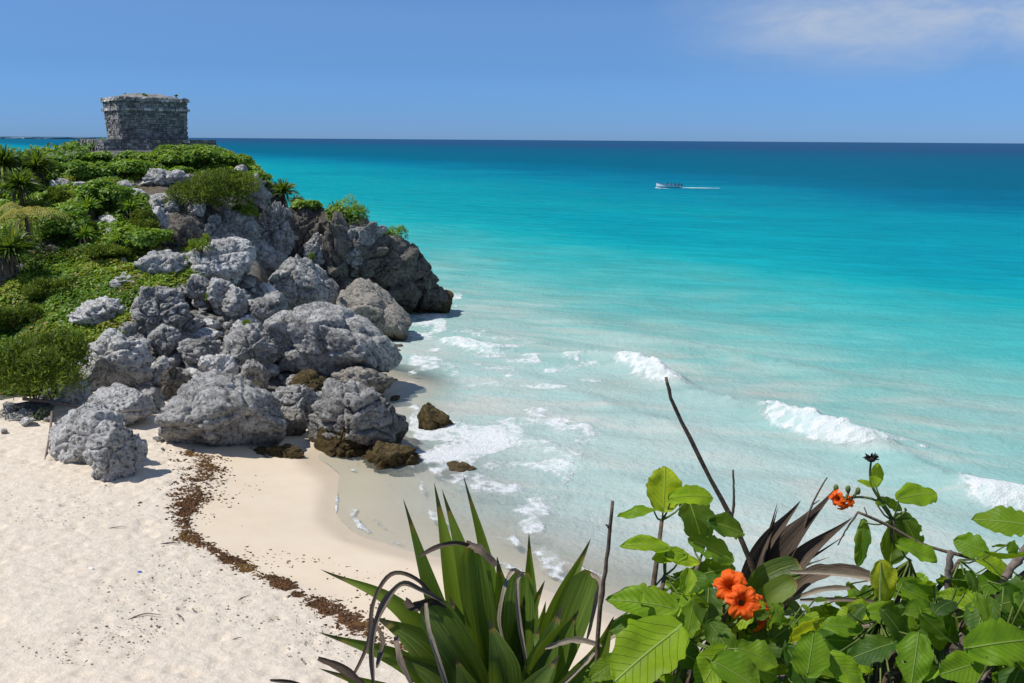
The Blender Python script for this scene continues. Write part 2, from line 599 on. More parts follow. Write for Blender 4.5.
M_BLUE = plain('blue_plastic', (0.02, 0.12, 0.55), 0.4, 0.5, 0.1)
M_WHITEP = plain('white_plastic', (0.7, 0.7, 0.68), 0.5, 0.4, 0.1)
M_BOAT = plain('white_boat_paint', (0.78, 0.80, 0.80), 0.35, 0.5, 0.05, 3)
M_TRIM = plain('blue_boat_trim', (0.05, 0.12, 0.25), 0.4, 0.5, 0.1)
M_MOTOR = plain('black_motor', (0.03, 0.03, 0.035), 0.4, 0.5, 0.1)
M_CLOTH = plain('dark_clothes', (0.045, 0.05, 0.075), 0.9, 0.1, 0.3)
M_CLOTH2 = plain('red_life_vest', (0.28, 0.06, 0.05), 0.9, 0.1, 0.3)
M_SKIN = plain('skin', (0.30, 0.17, 0.11), 0.6, 0.3, 0.1)
M_HAIR = plain('dark_hair', (0.02, 0.015, 0.012), 0.7, 0.3, 0.2)
M_LAND = plain('distant_land', (0.20, 0.27, 0.30), 1.0, 0.0, 0.3, 0.01)  # haze of the distance is mixed into this colour

# ------------------------------------------------------------------ terrain functions
HC = []
for q in [(-160, 430, 33), (0, 428, 32.5), (60, 418, 33.8), (140, 425, 34.5), (200, 438, 35), (280, 436, 35), (370, 440, 35.5),
          (-160, 340, 42), (-160, 260, 50), (-160, 190, 60), (-160, 165, 72),
          (0, 350, 41), (0, 300, 45), (0, 250, 50), (0, 205, 57), (0, 182, 64),
          (100, 350, 41), (100, 300, 45), (100, 250, 50), (100, 200, 57), (100, 168, 63),
          (200, 385, 38.5), (200, 350, 41.5), (200, 300, 46), (200, 255, 51), (200, 205, 57), (200, 160, 65),
          (280, 385, 38.5), (280, 335, 44), (280, 305, 48), (280, 275, 52), (270, 235, 57), (262, 185, 63),
          (355, 395, 39), (355, 355, 44), (350, 328, 49), (330, 300, 54), (330, 260, 58.5), (305, 212, 62),
          (75, 160, 66), (150, 150, 67), (215, 152, 68), (240, 160, 67), (55, 170, 68)]:
    HC.append(at(*q))
for p in [(-28, 75, 11.0), (-37, 74, 10.6), (-22.5, 74, 10.8), (-3.2, 34, -1), (-3.4, 40, -1.3), (-3.8, 48, -1.5), (-3.6, 56, -1.5), (-1.5, 64, -2.2),
          (-5, 69, -2), (-11, 73, -2), (-18, 79, -2), (-26, 86, -2.2), (-40, 92, -2.2), (-60, 92, -2.2), (-80, 90, -2.2), (-6, 63, 0.2), (-10, 66, 1.5),
          (-14, 67.5, 5.5), (-70, 60, 8), (-70, 40, 4.5), (-60, 74, 8)]:
    HC.append(np.array(p, float))
HC = np.array(HC)
_hf = rbf_fit(HC[:, :2], HC[:, 2])
HX = np.arange(-62, 1.01, 0.22); HY = np.arange(31.0, 92.01, 0.22)
gx, gy = np.meshgrid(HX, HY)
HZ = _hf(gx, gy)
rugg = 0.22 * fbm(xy3(gx, gy, 0.55), 5, 3, ridged=True) + 0.16 * fbm(xy3(gx, gy, 2.0), 3, 9)
HZ = (HZ + rugg).reshape(gx.shape)
# sink it under the sand in front of the rocks
HZ -= (1 - sstep(31.5, 34.0, gy + 0.12 * (gx + 13))) * 1.6
# platform terrace levelled for the temple
TC = at(148, 143, 70.5)
rr = np.hypot(gx - TC[0], gy - TC[1])
HZ = HZ + (1 - sstep(5.0, 7.5, rr)) * (11.05 - HZ)

def _H(Z, x, y):
    i = np.clip((np.asarray(x, float) - HX[0]) / 0.22, 0, len(HX) - 1.001); j = np.clip((np.asarray(y, float) - HY[0]) / 0.22, 0, len(HY) - 1.001)
    a = np.floor(i).astype(int); b = np.floor(j).astype(int); u = i - a; v = j - b
    return (Z[b, a] * (1 - u) + Z[b, a + 1] * u) * (1 - v) + (Z[b + 1, a] * (1 - u) + Z[b + 1, a + 1] * u) * v

def H(x, y): return _H(HZ, x, y)          # upper surface: what the boulders and plants make up
# the bedrock the boulders are piled on lies lower
_gp = np.stack([gx.ravel(), gy.ravel(), HZ.ravel()], 1)
_px, _py = project(_gp)
_RP = [(125, 325), (150, 290), (185, 262), (200, 205), (250, 180), (300, 185), (480, 190), (480, 520), (40, 520), (50, 390), (85, 360)]
_CP = [(250, 195), (300, 185), (480, 190), (480, 345), (330, 345), (262, 300)]
_d1 = poly_dist(_px, _py, _RP + [_RP[0]]); _d2 = poly_dist(_px, _py, _CP + [_CP[0]])
_drop = 0.95 * np.where(in_poly(_px, _py, _RP), sstep(0, 22, _d1), 0) + 2.2 * np.where(in_poly(_px, _py, _CP), sstep(0, 22, _d2), 0)
HLOW = HZ - _drop.reshape(HZ.shape)
def Hlow(x, y): return _H(HLOW, x, y)

# shoreline, then the sand's height from it
SHORE_PX = [(335, 440), (312, 455), (332, 478), (327, 500), (328, 520), (350, 540), (400, 553), (460, 566), (520, 585), (575, 605), (640, 632), (720, 665), (820, 710)]
SHORE = [atz(x, y, 0.03)[:2] for x, y in SHORE_PX]
SHORE = [np.array([-5.0, 44.0])] + SHORE + [np.array([9.0, 8.0])]
BC = [np.array([*p, 0.03]) for p in SHORE]
for q in [(0, 440, 1.35), (-200, 440, 1.8), (60, 470, 1.15), (150, 485, 0.95), (0, 520, 1.4), (0, 600, 1.5), (0, 683, 1.6), (-250, 600, 2.0), (200, 470, 0.72), (185, 520, 0.75), (160, 600, 1.1),
          (240, 565, 0.62), (330, 620, 0.6), (250, 683, 1.15), (100, 740, 1.7), (280, 520, 0.32), (270, 470, 0.30), (400, 600, 0.42), (420, 680, 0.75), (560, 680, 0.5), (340, 560, 0.30)]:
    BC.append(atz(*q))
for q in [(450, 480, -0.35), (480, 520, -0.4), (560, 550, -0.45), (620, 580, -0.4), (450, 430, -0.7), (600, 480, -0.9), (750, 560, -0.8), (500, 400, -1.1), (900, 560, -1.0), (412, 375, -0.5), (432, 332, -0.4), (400, 345, -0.3)]:
    BC.append(atz(*q))
for p in [(-25, 50, 1.6), (12, 40, -1.8), (20, 20, -1.8), (14, 8, -0.8), (0, 60, -1.9), (-2, 6, 1.5), (-20, 6, 2.2), (-40, 20, 2.3), (-40, 45, 2.2)]:
    BC.append(np.array(p, float))
BC = np.array(BC)
beach_fn = rbf_fit(BC[:, :2], BC[:, 2])
WEED_PX = [(178, 453, 9), (205, 462, 18), (200, 478, 19), (190, 497, 17), (184, 515, 10), (181, 528, 8), (188, 540, 9), (215, 550, 8), (235, 560, 9), (252, 570, 8), (275, 578, 9), (300, 588, 10), (322, 601, 13), (345, 618, 15), (372, 634, 14), (405, 655, 12)]
WEED = [atz(x, y, 0.7)[:2] for x, y, _ in WEED_PX]

# ------------------------------------------------------------------ setting: headland, beach, sea
o = obj('headland_ground', mesh_np('headland_ground', np.stack([gx.ravel(), gy.ravel(), HLOW.ravel()], 1), grid_faces(len(HX), len(HY)), M_GROUND))
tag(o, kind='structure', label='rocky limestone headland rising from the beach to the stone temple')

bx_ = np.arange(-40, 14.01, 0.11); by_ = np.arange(5.0, 48.01, 0.11)
sx_, sy_ = np.meshgrid(bx_, by_)
def shore_wobble(x, y, z):
    return 0.035 * fbm(xy3(x, y, 0.42), 3, 88).reshape(np.shape(x)) * np.exp(-(np.reshape(z, np.shape(x)) / 0.3) ** 2)
bz = beach_fn(sx_, sy_).reshape(sx_.shape)
bz = bz + shore_wobble(sx_, sy_, bz)
wl = [tuple(p) for p in WEED]
wd = poly_dist(sx_, sy_, wl).reshape(sx_.shape)
# which side of the weed line: compare with the weed's x at that y
wy = np.array([p[1] for p in wl]); wx = np.array([p[0] for p in wl]); od = np.argsort(wy)
wline = np.interp(sy_, wy[od], wx[od])
churn = 1 - sstep(-0.6, 0.9, sx_ - wline + 0.5 * vnoise(xy3(sx_, sy_, 0.8), 4).reshape(sx_.shape))
P3 = xy3(sx_, sy_)
foot = np.zeros(sx_.size)
wo = worley(P3 * 1.5, 5)
foot = -0.085 * (1 - sstep(0.1, 0.34, wo)) + 0.02 * sstep(0.3, 0.45, wo) * (1 - sstep(0.45, 0.6, wo))
rel = foot + 0.03 * fbm(P3 * 1.3, 4, 8) + 0.012 * fbm(P3 * 5.0, 2, 12)
bz = bz + churn * rel.reshape(sx_.shape) + 0.01 * vnoise(P3 * 0.7, 2).reshape(sx_.shape) * (1 - churn)
wetm = 1 - sstep(0.04, 0.16, bz + 0.04 * vnoise(P3 * 0.35, 21).reshape(sx_.shape))
o = obj('beach_sand', mesh_np('beach_sand', np.stack([sx_.ravel(), sy_.ravel(), bz.ravel()], 1), grid_faces(len(bx_), len(by_)), M_SAND,
        attrs={'wet': wetm.ravel(), 'churn': churn.ravel()}))
tag(o, kind='structure', label='pale coral sand beach with a smooth wet edge')

# sea: one sheet, fine near the shore, out to the horizon
def graded(a, b, h, far, k=1.13):
    c = list(np.arange(a, b + h / 2, h)); s = h
    up = []; x = c[-1]
    while x < far[1]:
        s *= k; x += s; up.append(x)
    dn = []; x = c[0]; s = h
    while x > far[0]:
        s *= k; x -= s; dn.append(x)
    return np.array(dn[::-1] + c + up)
WX = graded(-9, 30, 0.10, (-30000, 30000)); WY = graded(16, 72, 0.12, (4, 45000))
wxg, wyg = np.meshgrid(WX, WY)
nearf = (1 - sstep(60, 130, wyg)) * (1 - sstep(30, 60, np.abs(wxg)))
P3 = xy3(wxg, wyg)
P3n = np.where(nearf.ravel()[:, None] > 0, P3, 0)
s_off = 0.776 * (wxg + 6) + 0.63 * (wyg - 68)
warp = 5.0 * fbm(P3n * 0.07, 3, 31).reshape(wxg.shape)
sw = np.sin((s_off + warp) * 2 * np.pi / 7.5)
wzv = nearf * (0.045 * sw + 0.05 * fbm(P3n * np.array([0.5, 0.5, 1]), 3, 40).reshape(wxg.shape) + 0.02 * fbm(P3n * 2.2, 2, 44).reshape(wxg.shape))
sea_d = -np.where((wxg < 13.8) & (wyg < 47.5) & (wyg > 5.2), beach_fn(np.clip(wxg, -40, 13.8), np.clip(wyg, 5, 47.9)).reshape(wxg.shape), -1.6)
_sd = shore_wobble(np.where(wyg < 48, wxg, 0), np.where(wyg < 48, wyg, 0), -sea_d); sea_d = sea_d - np.where(wyg < 48, _sd, 0)
foam = np.zeros(wxg.shape)
def wave(px, width, hgt, foamw, amp=1.0, tail=None):
    """a breaking crest through pixel points: ridge in the water, white water on its landward face"""
    global wzv, foam
    pts = catmull([atz(x, y, 0.2)[:2] for x, y in px], 24)
    best = np.full(wxg.shape, 1e9); tt = np.zeros(wxg.shape); sd = np.zeros(wxg.shape)
    box = (wxg > pts[:, 0].min() - 8) & (wxg < pts[:, 0].max() + 8) & (wyg > pts[:, 1].min() - 8) & (wyg < pts[:, 1].max() + 8)
    X = wxg[box]; Y = wyg[box]; b = np.full(X.shape, 1e9); t_ = np.zeros(X.shape); s_ = np.zeros(X.shape)
    for i in range(len(pts) - 1):
        x1, y1 = pts[i]; dx, dy = pts[i + 1] - pts[i]
        t = np.clip(((X - x1) * dx + (Y - y1) * dy) / (dx * dx + dy * dy), 0, 1)
        ex = X - x1 - t * dx; ey = Y - y1 - t * dy
        d = np.hypot(ex, ey); u = d < b
        b[u] = d[u]; t_[u] = ((i + t) / (len(pts) - 1))[u]; s_[u] = np.sign(dx * ey - dy * ex)[u] * d[u]
    env = np.sin(np.pi * np.clip(t_, 0.02, 0.98)) ** 0.6
    Q = xy3(X, Y)
    nz = fbm(Q * 1.6, 4, 61)
    wz_ = hgt * env * np.exp(-(s_ / width) ** 2) * (1 + 0.35 * nz)
    wzv[box] += wz_ + hgt * 0.25 * env * np.exp(-(s_ / (foamw * 0.6)) ** 2) * np.abs(nz)
    # landward is negative side (towards camera / shore)
    land = np.where(s_ < 0, np.exp(-(s_ / foamw) ** 2), np.exp(-(s_ / (width * 0.55)) ** 2))
    foam[box] = np.maximum(foam[box], amp * env * land * (1.05 + 0.5 * nz))
wave([(610, 358), (640, 366), (668, 380), (690, 388)], 0.9, 0.62, 1.3, 1.15)
wave([(752, 408), (785, 418), (820, 430), (860, 440), (905, 446)], 0.8, 0.5, 1.3, 1.15)
wave([(945, 478), (985, 490), (1040, 500), (1100, 512)], 0.8, 0.5, 1.2, 1.15)
wave([(436, 338), (460, 340), (510, 347)], 0.8, 0.35, 1.3, 1.0)
wave([(560, 355), (600, 356), (640, 362)], 0.7, 0.25, 0.7, 0.45)
wave([(860, 425), (910, 440), (960, 455)], 0.6, 0.2, 1.0, 0.55)
wave([(735, 395), (760, 400), (790, 404)], 0.5, 0.15, 0.5, 0.6)
wave([(540, 428), (580, 424), (625, 402)], 0.5, 0.06, 0.5, 0.35)
wave([(450, 395), (480, 390), (520, 385)], 0.5, 0.06, 0.6, 0.4)
wave([(540, 350), (610, 358), (680, 388), (752, 409), (860, 440), (945, 478), (1040, 500)], 0.9, 0.34, 0.8, 0.40)
wave([(430, 360), (520, 372), (600, 398), (680, 425), (760, 450), (860, 478)], 0.8, 0.16, 0.6, 0.42)
wave([(560, 322), (660, 338), (780, 362), (900, 392), (1030, 425)], 1.2, 0.24, 0.5, 0.22)
wave([(460, 420), (540, 440), (640, 480), (740, 520)], 0.7, 0.12, 0.6, 0.44)
def froth(poly, amp, seed, edge=0.5):
    global foam
    q = [tuple(atz(x, y, 0.0)[:2]) for x, y in poly]
    ins = in_poly(wxg, wyg, q)
    box = (np.abs(wxg - np.mean([p[0] for p in q])) < 14) & (np.abs(wyg - np.mean([p[1] for p in q])) < 14)
    d = np.zeros(wxg.shape); d[box] = poly_dist(wxg[box], wyg[box], q + [q[0]])
    f = np.where(ins, sstep(0, edge, d), 0)
    k = fbm(P3n[:, :] * 0.9, 4, seed).reshape(wxg.shape)
    foam = np.maximum(foam, amp * f * (0.82 + 1.2 * k))
froth([(398, 405), (420, 400), (455, 416), (505, 420), (525, 432), (520, 448), (495, 458), (480, 480), (455, 490), (430, 482), (415, 470), (400, 445)], 1.15, 71, 0.9)
froth([(440, 478), (490, 462), (520, 485), (500, 505), (470, 500), (450, 495)], 0.75, 72, 0.8)
froth([(500, 535), (520, 528), (540, 560), (550, 580), (530, 575), (515, 560)], 0.95, 73, 0.5)
froth([(560, 470), (600, 478), (605, 488), (570, 486)], 0.6, 74, 0.4)
froth([(392, 312), (455, 312), (455, 330), (400, 350)], 0.75, 75, 1.0)
froth([(400, 350), (440, 346), (470, 360), (440, 378), (392, 405)], 0.75, 76, 1.0)
froth([(440, 372), (520, 376), (560, 388), (520, 400), (450, 396)], 0.5, 80, 1.2)
froth([(395, 285), (470, 292), (470, 304), (455, 310)], 0.7, 77, 1.0)
froth([(880, 440), (960, 462), (1030, 495), (960, 500), (890, 462)], 0.45, 81, 1.2)
froth([(395, 395), (560, 400), (640, 430), (600, 500), (560, 560), (500, 540), (470, 520), (410, 470)], 0.58, 84, 2.0)
froth([(400, 310), (520, 330), (620, 360), (640, 400), (560, 400), (400, 392)], 0.52, 85, 2.0)
froth([(690, 385), (800, 405), (960, 450), (1060, 500), (900, 470), (760, 430)], 0.46, 86, 2.0)
froth([(505, 520), (545, 505), (580, 560), (600, 600), (560, 596), (520, 570)], 0.72, 87, 0.8)
# thin edge of foam where the swash stops
foam = np.maximum(foam, 0.8 * np.exp(-((sea_d + 0.015) / 0.022) ** 2) * (wyg < 46) * (0.7 + 0.8 * vnoise(P3n * 0.6, 79).reshape(wxg.shape)))
foam = np.maximum(foam, 0.55 * np.exp(-((sea_d - 0.10) / 0.018) ** 2) * (wyg < 36) * (0.6 + 1.0 * vnoise(P3n * 0.45, 83).reshape(wxg.shape)))
for dd_, am_, sd_ in ((0.05, .6, 84), (0.17, .5, 85), (0.26, .55, 86)):
    wob = 0.05 * fbm(P3n * 0.5, 3, sd_).reshape(wxg.shape)
    foam = np.maximum(foam, am_ * np.exp(-((sea_d - dd_ - wob) / 0.02) ** 2) * (wyg < 36) * (0.75 + 0.9 * vnoise(P3n * 0.8, sd_ + 9).reshape(wxg.shape)))
foam *= (wyg < 90)
calm = sstep(0.0, 0.35, sea_d)
wzv = wzv * np.where((wxg < 13.8) & (wyg < 47.5), calm, 1.0)

m, t = new_mat('sea_water')
g = t.n('ShaderNodeNewGeometry'); v = g.outputs['Position']
sp = t.n('ShaderNodeSeparateXYZ'); t.l(v, sp.inputs[0])
X, Y = sp.outputs['X'], sp.outputs['Y']
flat = t.n('ShaderNodeCombineXYZ'); t.l(X, flat.inputs[0]); t.l(Y, flat.inputs[1])
pv = flat.outputs[0]
dep = t.attr('seabed'); fo = t.attr('foam')
# offshore coordinates: sand shallows parallel to the shore, then the deep edge
s1 = t.math('ADD', t.math('MULTIPLY', t.math('ADD', X, 6.0), 0.776), t.math('MULTIPLY', t.math('SUBTRACT', Y, 68.0), 0.63))
s2 = t.math('ADD', t.math('MULTIPLY', X, 0.896), t.math('MULTIPLY', Y, 0.444))
mpn = t.n('ShaderNodeMapping'); t.l(pv, mpn.inputs[0]); mpn.inputs['Rotation'].default_value = (0, 0, R(-39)); mpn.inputs['Scale'].default_value = (0.35, 1.0, 1.0)
nA = t.noise(pv, 0.09, 5, 0.6, 0.6)
al = t.math('MULTIPLY', t.math('SUBTRACT', t.math('MULTIPLY', X, 0.94), t.math('MULTIPLY', Y, 0.34)), 0.30)
ac = t.math('ADD', t.math('MULTIPLY', X, 0.34), t.math('MULTIPLY', Y, 0.94))
mst = t.n('ShaderNodeCombineXYZ'); t.l(al, mst.inputs[0]); t.l(ac, mst.inputs[1])
nS = t.noise(mst.outputs[0], 0.24, 6, 0.62, 0.5)       # long streaks along the crests
nF = t.noise(pv, 0.012, 4, 0.6)
sa = t.math('ADD', s1, t.math('MULTIPLY', t.math('SUBTRACT', nS, 0.5), 15.0))
sa = t.math('ADD', sa, t.math('MULTIPLY', t.math('SUBTRACT', nA, 0.5), 26.0))
shal = t.ramp(t.rng(sa, -42.0, 60.0), [(0.0, (0.47, 0.49, 0.45)), (0.20, (0.39, 0.465, 0.44)), (0.34, (0.29, 0.43, 0.41)), (0.45, (0.18, 0.385, 0.36)), (0.58, (0.062, 0.352, 0.348)), (0.78, (0.008, 0.315, 0.342)), (1.0, (0.002, 0.27, 0.325))])
sb = t.math('ADD', s2, t.math('MULTIPLY', t.math('SUBTRACT', nF, 0.5), 140.0))
sb = t.math('ADD', sb, t.math('MULTIPLY', t.math('MAXIMUM', t.math('SUBTRACT', Y, 420.0), 0.0), 0.22))
sb = t.math('ADD', sb, t.math('MULTIPLY', t.math('SUBTRACT', t.noise(mst.outputs[0], 0.035, 4, 0.6), 0.5), 60.0))
deepc = t.ramp(t.rng(sb, 60.0, 1400.0), [(0.0, (0.002, 0.27, 0.325)), (0.05, (0.001, 0.21, 0.295)), (0.085, (0.001, 0.138, 0.24)), (0.14, (0.001, 0.11, 0.19)), (0.32, (0.004, 0.098, 0.182)), (0.65, (0.008, 0.083, 0.168)), (1.0, (0.016, 0.070, 0.16))])
col = t.mix(t.rng(sb, 60.0, 85.0), shal, deepc)
# stirred-up sand in milky patches
nT = t.noise(mst.outputs[0], 0.26, 6, 0.55, 1.5)
ss = t.math('MULTIPLY', t.rng(nT, 0.42, 0.72, 0.0, 1.0, True), t.rng(s1, -4.0, 12.0, 1.0, 0.0))
col = t.mix(t.math('MULTIPLY', ss, 0.62), col, (0.47, 0.455, 0.41))
# light and dark of the swell's slopes, painted as streaks into the turquoise
st = t.rng(t.math('ADD', t.math('MULTIPLY', t.noise(mst.outputs[0], 0.55, 5, 0.6, 0.8), 0.5), t.math('MULTIPLY', t.noise(mst.outputs[0], 0.13, 7, 0.75, 0.6), 0.5)), 0.36, 0.64, 0.84, 1.13)
hv = t.n('ShaderNodeHueSaturation'); t.l(st, hv.inputs['Value']); t.l(col, hv.inputs['Color'])
col = hv.outputs[0]
# foam
fn = t.noise(pv, 2.6, 7, 0.7, 0.8); fn2 = t.noise(pv, 11.0, 4, 0.7)
fcell = t.voro(pv, 3.0, 'SMOOTH_F1')
thr = t.math('ADD', t.math('MULTIPLY', fn, 0.75), t.math('MULTIPLY', fn2, 0.25))
fm = t.rng(t.math('SUBTRACT', t.math('MULTIPLY', fo, 0.95), thr), -0.08, 0.26, 0.0, 1.0, True)
lace = t.rng(fcell, 0.25, 0.6, 0.0, 1.0)
fm = t.math('MULTIPLY', fm, t.math('MAXIMUM', t.rng(fo, 0.70, 1.3), t.math('ADD', t.math('MULTIPLY', lace, 0.75), 0.3)), clamp=True)
col = t.mix(fm, col, (0.78, 0.81, 0.82))
b1 = t.noise(mst.outputs[0], 0.9, 4, 0.55, 1.0); b2 = t.noise(pv, 3.6, 4, 0.65); b3 = t.noise(pv, 0.12, 5, 0.6)
h = t.math('ADD', t.math('MULTIPLY', b1, t.rng(Y, 25.0, 80.0, 0.10, 0.32)), t.math('MULTIPLY', b2, 0.20))
h = t.math('ADD', h, t.math('MULTIPLY', b3, 0.8))
b4 = t.noise(mst.outputs[0], 0.33, 5, 0.62, 0.8); h = t.math('ADD', h, t.math('MULTIPLY', b4, t.rng(Y, 50.0, 160.0, 0.25, 3.2)))
h = t.math('ADD', h, t.math('MULTIPLY', fm, t.math('MULTIPLY', fn2, 0.25)))
nm = t.bump(h, 0.55, 1.0)
rough = t.rng(fm, 0, 1, 0.22, 0.9)
df = t.n('ShaderNodeBsdfDiffuse'); t.l(col, df.inputs['Color']); t.l(nm, df.inputs['Normal'])
gs = t.n('ShaderNodeBsdfGlossy'); gs.inputs['Roughness'].default_value = 0.18; t.l(nm, gs.inputs['Normal'])
lw = t.n('ShaderNodeLayerWeight'); lw.inputs['Blend'].default_value = 0.12; t.l(nm, lw.inputs['Normal'])
gf = t.math('MULTIPLY', t.rng(lw.outputs['Fresnel'], 0.0, 1.0, 0.012, 0.11), t.math('SUBTRACT', 1.0, fm))
p = t.mixsh(gf, df.outputs[0], gs.outputs[0])
gl = t.n('ShaderNodeBsdfTransparent'); gl.inputs[0].default_value = (0.93, 0.96, 0.955, 1)
clear = t.math('MULTIPLY', t.rng(dep, 0.0, 0.75, 0.94, 0.0, True), t.math('SUBTRACT', 1.0, fm))
t.out(t.mixsh(clear, p, gl.outputs[0]))
M_SEA = m
o = obj('sea_water', mesh_np('sea_water', np.stack([wxg.ravel(), wyg.ravel(), wzv.ravel()], 1), grid_faces(len(WX), len(WY)), M_SEA,
        attrs={'seabed': sea_d.ravel(), 'foam': foam.ravel()}))
tag(o, kind='structure', label='turquoise sea shading to deep blue at the horizon')

# low coast far away on the left of the horizon
mb = MB()
for k in range(26):
    px = -160 + k * 9.6
    if px > 84: break
    c = atz(px, 137.4, 0.0); c = c / 1.0
    d = ray(px, 136.0); P = CAM + d * (5200 / d[1])
    mb.box((P[0], P[1], 4), (90, 200, 4 + 12 * rng.random() * max(0.15, 1 - (px + 160) / 250)), jit=2.0)
o = mb.build('distant_coast', M_LAND); tag(o, kind='structure', label='thin grey line of distant coast on the left horizon')


def hit(px, py, fn=None, y0=20.0, y1=90.0):
    """first ground point along the ray through a pixel"""
    ys = np.linspace(y0, y1, 900)
    d = ray(px, py)
    P = CAM + d * (ys / d[1])[:, None]
    g = H(P[:, 0], P[:, 1]) if fn is None else fn(P[:, 0], P[:, 1])
    k = np.nonzero(P[:, 2] <= g)[0]
    return P[k[0]] if len(k) else P[-1]

def allground(x, y):
    return np.maximum(np.maximum(H(x, y), beach_fn(x, y)), -0.3)

def lowground(x, y):
    return np.maximum(np.maximum(Hlow(x, y), beach_fn(x, y)), -0.3)

# ------------------------------------------------------------------ rocks
_ico = {}
def ico(sub):
    if sub not in _ico:
        bm = bmesh.new(); bmesh.ops.create_icosphere(bm, subdivisions=sub, radius=1.0)
        bm.verts.ensure_lookup_table()
        V = np.array([v.co[:] for v in bm.verts]); F = np.array([[v.index for v in f.verts] for f in bm.faces])
        bm.free(); V /= np.linalg.norm(V, axis=1)[:, None]
        _ico[sub] = (V, F)
    return _ico[sub]

def rock_shape(size, seed, sub=5, planes=14, rough=1.0, top=None, bot=None, undercut=0.38):
    """limestone boulder of the given extents (m): faceted core, clefts, knobbly pitted skin. top/bot: outline heights (0..1) across its width"""
    D, F = ico(sub)
    rg = np.random.default_rng(seed)
    r = np.ones(len(D))
    for k in range(planes):
        n = rg.normal(size=3); n /= np.linalg.norm(n)
        dd = rg.uniform(0.50, 0.86)
        c = D @ n
        r = np.where(c > 0.05, np.minimum(r, dd / np.maximum(c, 0.05)), r)
    P = D * r[:, None]
    P = P + 0.06 * np.stack([vnoise(D * 1.7 + 5, seed), vnoise(D * 1.7 + 15, seed + 1), vnoise(D * 1.7 + 25, seed + 2)], 1)
    lo, hi = P.min(0), P.max(0)
    P = (P - (lo + hi) / 2) / ((hi - lo) / 2)
    size = np.array(size, float)
    if top is not None or bot is not None:
        u = (P[:, 0] + 1) / 2
        tt = np.interp(u, np.linspace(0, 1, len(top)), top) if top is not None else np.ones(len(u))
        bb = np.interp(u, np.linspace(0, 1, len(bot)), bot) if bot is not None else np.zeros(len(u))
        v = (P[:, 2] + 1) / 2
        # fill the outline: stretch the boulder's own section to the whole height
        nb = 24
        bi = np.clip((u * nb).astype(int), 0, nb - 1)
        mx = np.array([v[bi == q].max() if (bi == q).any() else 0.5 for q in range(nb)]); mn = np.array([v[bi == q].min() if (bi == q).any() else 0.5 for q in range(nb)])
        cen = (np.arange(nb) + .5) / nb
        a_, b_ = np.interp(u, cen, mx), np.interp(u, cen, mn)
        v = np.clip((v - b_) / np.maximum(a_ - b_, 0.12), -0.02, 1.02)
        P = P.copy(); P[:, 2] = (bb + v * (tt - bb)) * 2 - 1
    # undercut foot: the lower third draws in
    fz = 1 - undercut * (1 - sstep(-0.95, -0.15, P[:, 2]))
    P = P * np.stack([0.5 + 0.5 * fz, fz, np.ones(len(P))], 1)
    Q = P * size / 2
    sm = float(np.mean(size))
    Nn = P / (np.linalg.norm(P, axis=1)[:, None] + 1e-9)
    o3 = rg.uniform(-50, 50, 3)
    k1 = 2.2 / sm
    disp = rough * sm * 0.055 * fbm(Q * k1 + o3, 4, seed + 5, 0.55)
    cl = np.abs(vnoise(Q * k1 * 0.9 * np.array([1, 1, 0.8]) + o3 + 9, seed + 9))
    disp -= rough * sm * 0.05 * np.exp(-(cl / 0.07) ** 2)                    # clefts
    # fracture blocks: each stands proud or back, with a crack between
    wq = Q + 0.12 * sm * np.stack([vnoise(Q * 2.0 / sm + 3, seed + 61), vnoise(Q * 2.0 / sm + 13, seed + 62), vnoise(Q * 2.0 / sm + 23, seed + 63)], 1)
    idv, bd = cells(wq * (2.6 / sm) * np.array([1, 1, 1.35]) + o3, seed + 50)
    disp += rough * sm * 0.095 * (idv - 0.5) - rough * sm * 0.06 * np.exp(-(bd / 0.07) ** 2)
    if sub >= 5:
        idv, bd = cells(wq * (6.5 / sm) * np.array([1, 1, 1.5]) + o3, seed + 55)
        disp += rough * sm * 0.030 * (idv - 0.5) - rough * sm * 0.018 * np.exp(-(bd / 0.09) ** 2)
    a2 = min(0.075, 0.045 * sm)
    disp += rough * a2 * fbm(Q * 2.6 + o3, 4, seed + 20, 0.6, ridged=True)
    if sub >= 5:
        wv = worley(Q * 4.2 + o3, seed + 30)
        disp -= min(0.10, 0.05 * sm) * (1 - sstep(0.0, 0.42, wv))          # solution pits
        disp += rough * 0.018 * fbm(Q * 11 + o3, 2, seed + 40)
    Q = Q + Nn * disp[:, None]
    lo, hi = Q.min(0), Q.max(0)
    Q = (Q - (lo + hi) / 2) * (size / (hi - lo))
    return Q, F

